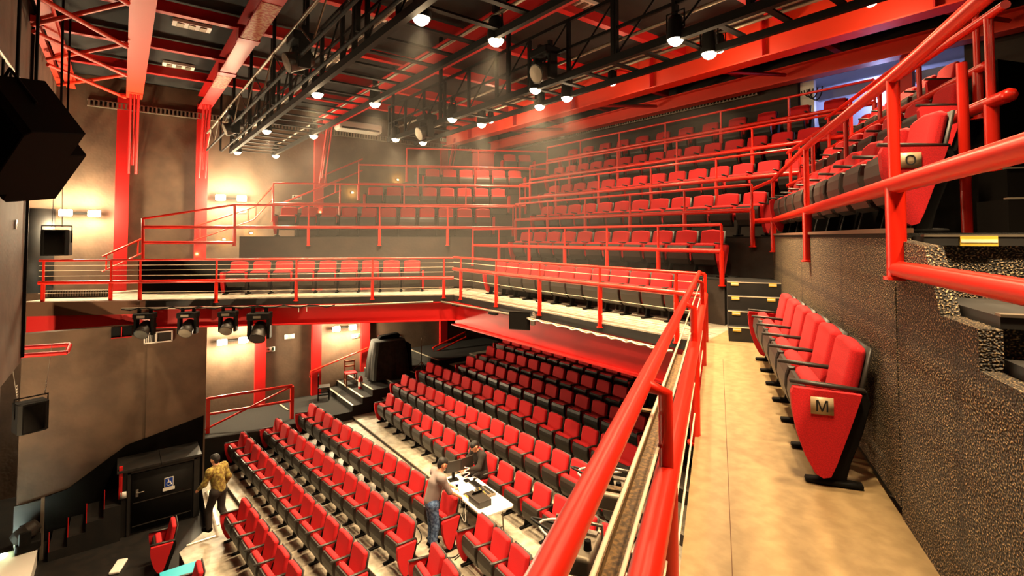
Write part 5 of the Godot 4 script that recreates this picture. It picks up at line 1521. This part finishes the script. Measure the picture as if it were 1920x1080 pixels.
func step_lamp(p, bs, where, power = 0.35):
	var t = thing("step_lamp", "small glowing step lamp %s" % where, "lamp", p, bs, "step lamps")
	part("housing", MB.new().rbox(Vector3(0, 0, -0.03), Vector3(0.12, 0.09, 0.05), 0.012, Basis.IDENTITY, 2), M.black_metal, t)
	part("lamp_face", MB.new().rbox(Vector3(0, 0, 0.0), Vector3(0.09, 0.06, 0.02), 0.009, Basis.IDENTITY, 2), M.step_glow, t)
	omni("step_lamp_light", p + bs * Vector3(0, -0.02, 0.09), power, 0.04, Color(1.0, 0.8, 0.45))
func small_things():
	exit_sign(557, 370, "u", "with an arrow, on the upper side wall in the haze", false)
	exit_sign(452, 396, "u", "seen through the sloping handrail of the upper side wall", false)
	exit_sign(831, 262, "u", "with an arrow, on the red pilaster by the room corner")
	exit_sign(506, 655, "u", "with an arrow, right of the first lower pilaster", true)
	exit_sign(668, 630, "u", "with an arrow, right of the lower wall lamps", true)
	exit_sign(543, 631, "u", "without writing, above the lower handrail", false, false)
	exit_sign(735, 763 - 0, "u", "low on the lower wall", false, false) if false else null
	var wu = Basis(Vector3(0, 0, -1), Vector3.UP, Vector3(1, 0, 0))
	var lw = yaw(0.156, -0.988)
	step_lamp(hit_u(308, 538, -19.6), wu, "by the left wing floor, lowest on the upper side wall", 0.6)
	step_lamp(hit_u(369, 475, -19.63), wu, "on the side wall by the stair, second from the left")
	step_lamp(hit_u(420, 449, -19.63), wu, "on the side wall by the stair, third from the left")
	step_lamp(hit_u(471, 437, -19.63), wu, "on the side wall by the stair, fourth from the left")
	step_lamp(hit_u(600, 397, -19.63), wu, "on the side wall above the second left wing row")
	step_lamp(hit_u(661, 361, -19.63), wu, "on the side wall above the third left wing row")
	step_lamp(hit_u(746, 337, -19.63), wu, "on the side wall near the fourth left wing row")
	step_lamp(hit_u(667, 706, -19.63), wu, "low on the lower side wall by the wooden chair")
	step_lamp(hit_u(621, 729, -19.63), wu, "low on the lower side wall by the black chair")
	step_lamp(hit_h(862, 671, -4.84), wu, "by the left end of the stalls rows", 0.9)
	# wooden chair with red seat, black chair, fire extinguisher, draped object, all by the lower wall
	var p = hit_p(657, 723, CO, -SI, -18.75)
	wood_chair(on_aisle(p), "wooden chair with a red seat beside the draped object", M.wood, M.red_cloth, yaw(0.5, -0.9))
	p = hit_p(607, 748, CO, -SI, -18.9)
	wood_chair(on_aisle(p), "black chair with a curved back against the first lower handrail", M.black_metal, M.seat_black, yaw(0.8, 0.3))
	p = on_aisle(hit_h(676, 735, -5.64))
	var t = thing("fire_extinguisher", "red fire extinguisher with a white label on the aisle steps", "extinguisher", p)
	part("cylinder", MB.new().lathe(Vector3.ZERO, [Vector2(0, 0), Vector2(0.075, 0.0), Vector2(0.08, 0.02), Vector2(0.08, 0.36), Vector2(0.06, 0.42), Vector2(0.025, 0.45), Vector2(0, 0.45)], 16), M.red_steel, t)
	part("label_band", MB.new().lathe(Vector3.ZERO, [Vector2(0.082, 0.1), Vector2(0.082, 0.26)], 16), M.white_plastic, t)
	part("handle", MB.new().box(Vector3(0.03, 0.48, 0), Vector3(0.12, 0.02, 0.03)).box(Vector3(0.02, 0.46, 0), Vector3(0.03, 0.06, 0.03)).tube([Vector3(0, 0.45, 0), Vector3(0.1, 0.4, 0.03), Vector3(0.09, 0.2, 0.03)], 0.01, 5), M.black_metal, t)
	var rp = hit_l(906, 305, 19.9)
	t = thing("red_lectern", "red panelled stand behind the topmost left wing seats", "stand", with_h(rp, 2.3), lw)
	part("panel", MB.new().rbox(Vector3(0, 0.55, 0), Vector3(0.85, 0.9, 0.1), 0.02), M.red_steel, t)
	part("top", MB.new().rbox(Vector3(0, 1.03, 0.04), Vector3(0.95, 0.06, 0.3), 0.02), M.red_steel, t)
	part("base", MB.new().box(Vector3(0, 0.05, 0), Vector3(0.9, 0.1, 0.3)), M.black_metal, t)
	# draped piano-like object: cloth over a tall box with folds
	var d = hit_p(727, 712, CO, -SI, -17.9)
	t = thing("draped_object", "tall object under a dark green-black cover beside the stalls rows", "covered object", on_aisle(d), yaw(0.5, -0.86))
	part("cover", drape(1.45, 1.35, 1.0), M.drape, t)
	part("top_bundle", MB.new().rbox(Vector3(0.05, 1.42, -0.1), Vector3(0.8, 0.2, 0.4), 0.09, Basis(Vector3(0, 0, 1), 0.1)), M.black_soft, t)
	part("side_cloth", MB.new().rbox(Vector3(0.72, 0.6, 0.02), Vector3(0.1, 1.2, 0.95), 0.045, Basis(Vector3(0, 0, 1), 0.06)), M.black_soft, t)
	var bp = hit_p(725, 640, CO, -SI, -19.66)
	single("red_board", MB.new().rbox(bp, Vector3(0.75, 0.55, 0.06), 0.01, wu, 2), M.red_steel, "red board leaning on the lower wall above the draped object", "board")
	t = thing("music_stand", "thin metal stand between the draped object and the seats", "stand", on_aisle(hit_p(790, 705, CO, -SI, -17.3)))
	part("pole", MB.new().tube([Vector3(0, 0, 0), Vector3(0, 1.2, 0)], 0.015, 6), M.dull_steel, t)
	for i in 3: part("leg", MB.new().tube([Vector3(0, 0.3, 0), Vector3(0.3 * cos(i * TAU / 3), 0.0, 0.3 * sin(i * TAU / 3))], 0.012, 5), M.dull_steel, t)
	# lamps clamped under our own railing: two metal floodlight bodies with loose cables
	var k = 0
	for q in [[1145, 925, -2.15], [1085, 1035, -2.15]]:
		var c = hit_h(q[0], q[1], q[2])
		t = thing("flood_lamp", "grey metal lamp body with cables hung outside our railing, %s one" % ["farther", "nearer"][k], "stage light", c, yaw(0.4, 0.9), "lamps outside our railing")
		part("casing", MB.new().rbox(Vector3.ZERO, Vector3(0.26, 0.14, 0.34), 0.03), M.dull_steel, t)
		part("yoke", MB.new().tube([Vector3(-0.15, 0, 0.05), Vector3(-0.16, 0.2, 0.02), Vector3(0.16, 0.2, 0.02), Vector3(0.15, 0, 0.05)], 0.014, 6), M.steel, t)
		for e in 3: part("knob", MB.new().lathe(Vector3(-0.08 + 0.08 * e, 0.07, -0.06 + 0.07 * (e % 2)), [Vector2(0.028, 0), Vector2(0.022, 0.06), Vector2(0.012, 0.065), Vector2(0, 0.06)], 10), M.black_metal, t)
		part("fin", MB.new().box(Vector3(0, 0.075, 0.12), Vector3(0.2, 0.02, 0.05)).box(Vector3(0.1, 0.078, 0), Vector3(0.02, 0.02, 0.22)), M.steel, t)
		for e in 2:
			var cc = []
			for i in 16: cc.append(Vector3(0.1 + 0.17 * sin(i * 0.42) + 0.06 * e, 0.08 + 0.1 * sin(i * 0.21 + e), -0.12 + 0.02 * i))
			part("cable", MB.new().tube(cc, 0.009, 6), M.white_plastic if e == 0 else M.ink, t)
		part("plug", MB.new().lathe(Vector3(0.2, 0.02, 0.16), [Vector2(0, 0), Vector2(0.02, 0.005), Vector2(0.024, 0.05), Vector2(0.018, 0.09), Vector2(0, 0.09)], 10, Basis(Vector3(0, 0, 1), 1.2)), M.sign_blue if k == 1 else M.dull_steel, t)
		k += 1
	# brown steel channel along the outside of our walkway, with cross brackets
	t = thing("edge_channel", "weathered yellow-brown steel channel along the outside of our walkway", "steel channel", XZ(edgex(2) - 0.22, 2, -1.75))
	var a = XZ(edgex(7.5) - 0.36, 7.5, -1.74)
	var b = XZ(edgex(-0.5) - 0.36, -0.5, -1.74)
	var br = mat("old_steel", Color(0.45, 0.34, 0.19), 0.6, 0.2)
	tex(br, noise_tex(0.04, Color(0.6, 0.6, 0.6), Color(1, 1, 1), 4), 2.0)
	var yw = yaw(0.376, 0.927)
	part("web", MB.new(t.position).box((a + b) / 2, Vector3(0.11, 0.014, a.distance_to(b)), yw), br, t)
	part("flange", MB.new(t.position).box((a + b) / 2 + yw * Vector3(0.05, 0.03, 0), Vector3(0.012, 0.07, a.distance_to(b)), yw).box((a + b) / 2 + yw * Vector3(-0.05, 0.03, 0), Vector3(0.012, 0.07, a.distance_to(b)), yw), br, t)
	for z in [2.15, 3.6, 5.2]:
		part("cross_bracket", MB.new(t.position).box(XZ(edgex(z) - 0.55, z, -1.76), Vector3(0.40, 0.02, 0.06), yw), br, t)
	# safety rope by the channel
	var r2 = []
	for i in 20: r2.append(XZ(edgex(0.4 + i * 0.3) - 0.34, 0.4 + i * 0.3, -1.1 - 0.03 * sin(i * 0.5)))
	single("rope", MB.new().tube(r2, 0.010, 6), M.wire, "pale rope strung outside our railing above the channel", "rope")
func on_aisle(p) -> Vector3:                 # down or up to the stepped wall aisle
	var n = -p.z
	var h = -5.9
	for q in AISLE:
		if n > q[0]: h = q[1]
	return with_h(p, h)
func wood_chair(p, label, frame, seat, bs):
	var t = thing("chair", label, "chair", p, bs)
	part("seat", MB.new().rbox(Vector3(0, 0.46, 0), Vector3(0.42, 0.05, 0.42), 0.02), seat, t)
	for s in [-1, 1]:
		part("leg", MB.new().box(Vector3(s * 0.18, 0.22, 0.18), Vector3(0.04, 0.44, 0.04)), frame, t)
		part("leg", MB.new().box(Vector3(s * 0.18, 0.45, -0.19), Vector3(0.04, 0.9, 0.04)), frame, t)
		part("stretcher", MB.new().box(Vector3(s * 0.18, 0.2, 0), Vector3(0.025, 0.03, 0.36)), frame, t)
	part("stretcher", MB.new().box(Vector3(0, 0.25, 0.18), Vector3(0.34, 0.03, 0.025)), frame, t)
	for y in [0.66, 0.84]: part("back_rail", MB.new().rbox(Vector3(0, y, -0.19), Vector3(0.36, 0.07, 0.025), 0.01, Basis.IDENTITY, 2), frame, t)
func drape(w, h, d):
	# a closed cloth surface with folds that deepen towards the floor
	var mb = MB.new()
	var n = 48
	var rows = []
	for j in 9:
		var f = j / 8.0
		var ring = []
		for i in n:
			var an = TAU * i / n
			var q = pow(pow(absf(cos(an)), 5.0) + pow(absf(sin(an)), 5.0), -0.2)
			var fold = 1.0 + (0.06 * sin(an * 9.0) + 0.03 * sin(an * 17.0 + 1.0)) * (1.0 - f)
			var sc = lerpf(1.0, 0.80, f * f)
			ring.append(Vector3(cos(an) * q * w / 2 * sc * fold, h * f, sin(an) * q * d / 2 * sc * fold))
		rows.append(ring)
	for j in 8:
		for i in n:
			var a = rows[j][i]
			var b = rows[j][(i + 1) % n]
			var c = rows[j + 1][(i + 1) % n]
			var e = rows[j + 1][i]
			mb.quad(b, a, e, c)
	for i in n:
		mb.face(rows[8][(i + 1) % n], rows[8][i], Vector3(0.1, h * 1.04, 0))
	return mb

# ---- thin haze in the hall
func air():
	var f = FogVolume.new()
	f.name = "haze"
	f.shape = RenderingServer.FOG_VOLUME_SHAPE_BOX
	f.size = Vector3(14.0, 3.6, 9.5)
	f.position = T(-12.6, 6.2, 0.9)
	var m = FogMaterial.new()
	m.density = 0.007
	m.albedo = Color(0.95, 0.93, 0.9)
	f.material = m
	f.set_meta("label", "thin pale haze hanging under the catwalk lamps")
	f.set_meta("category", "haze")
	f.set_meta("kind", "stuff")
	add_child(f)
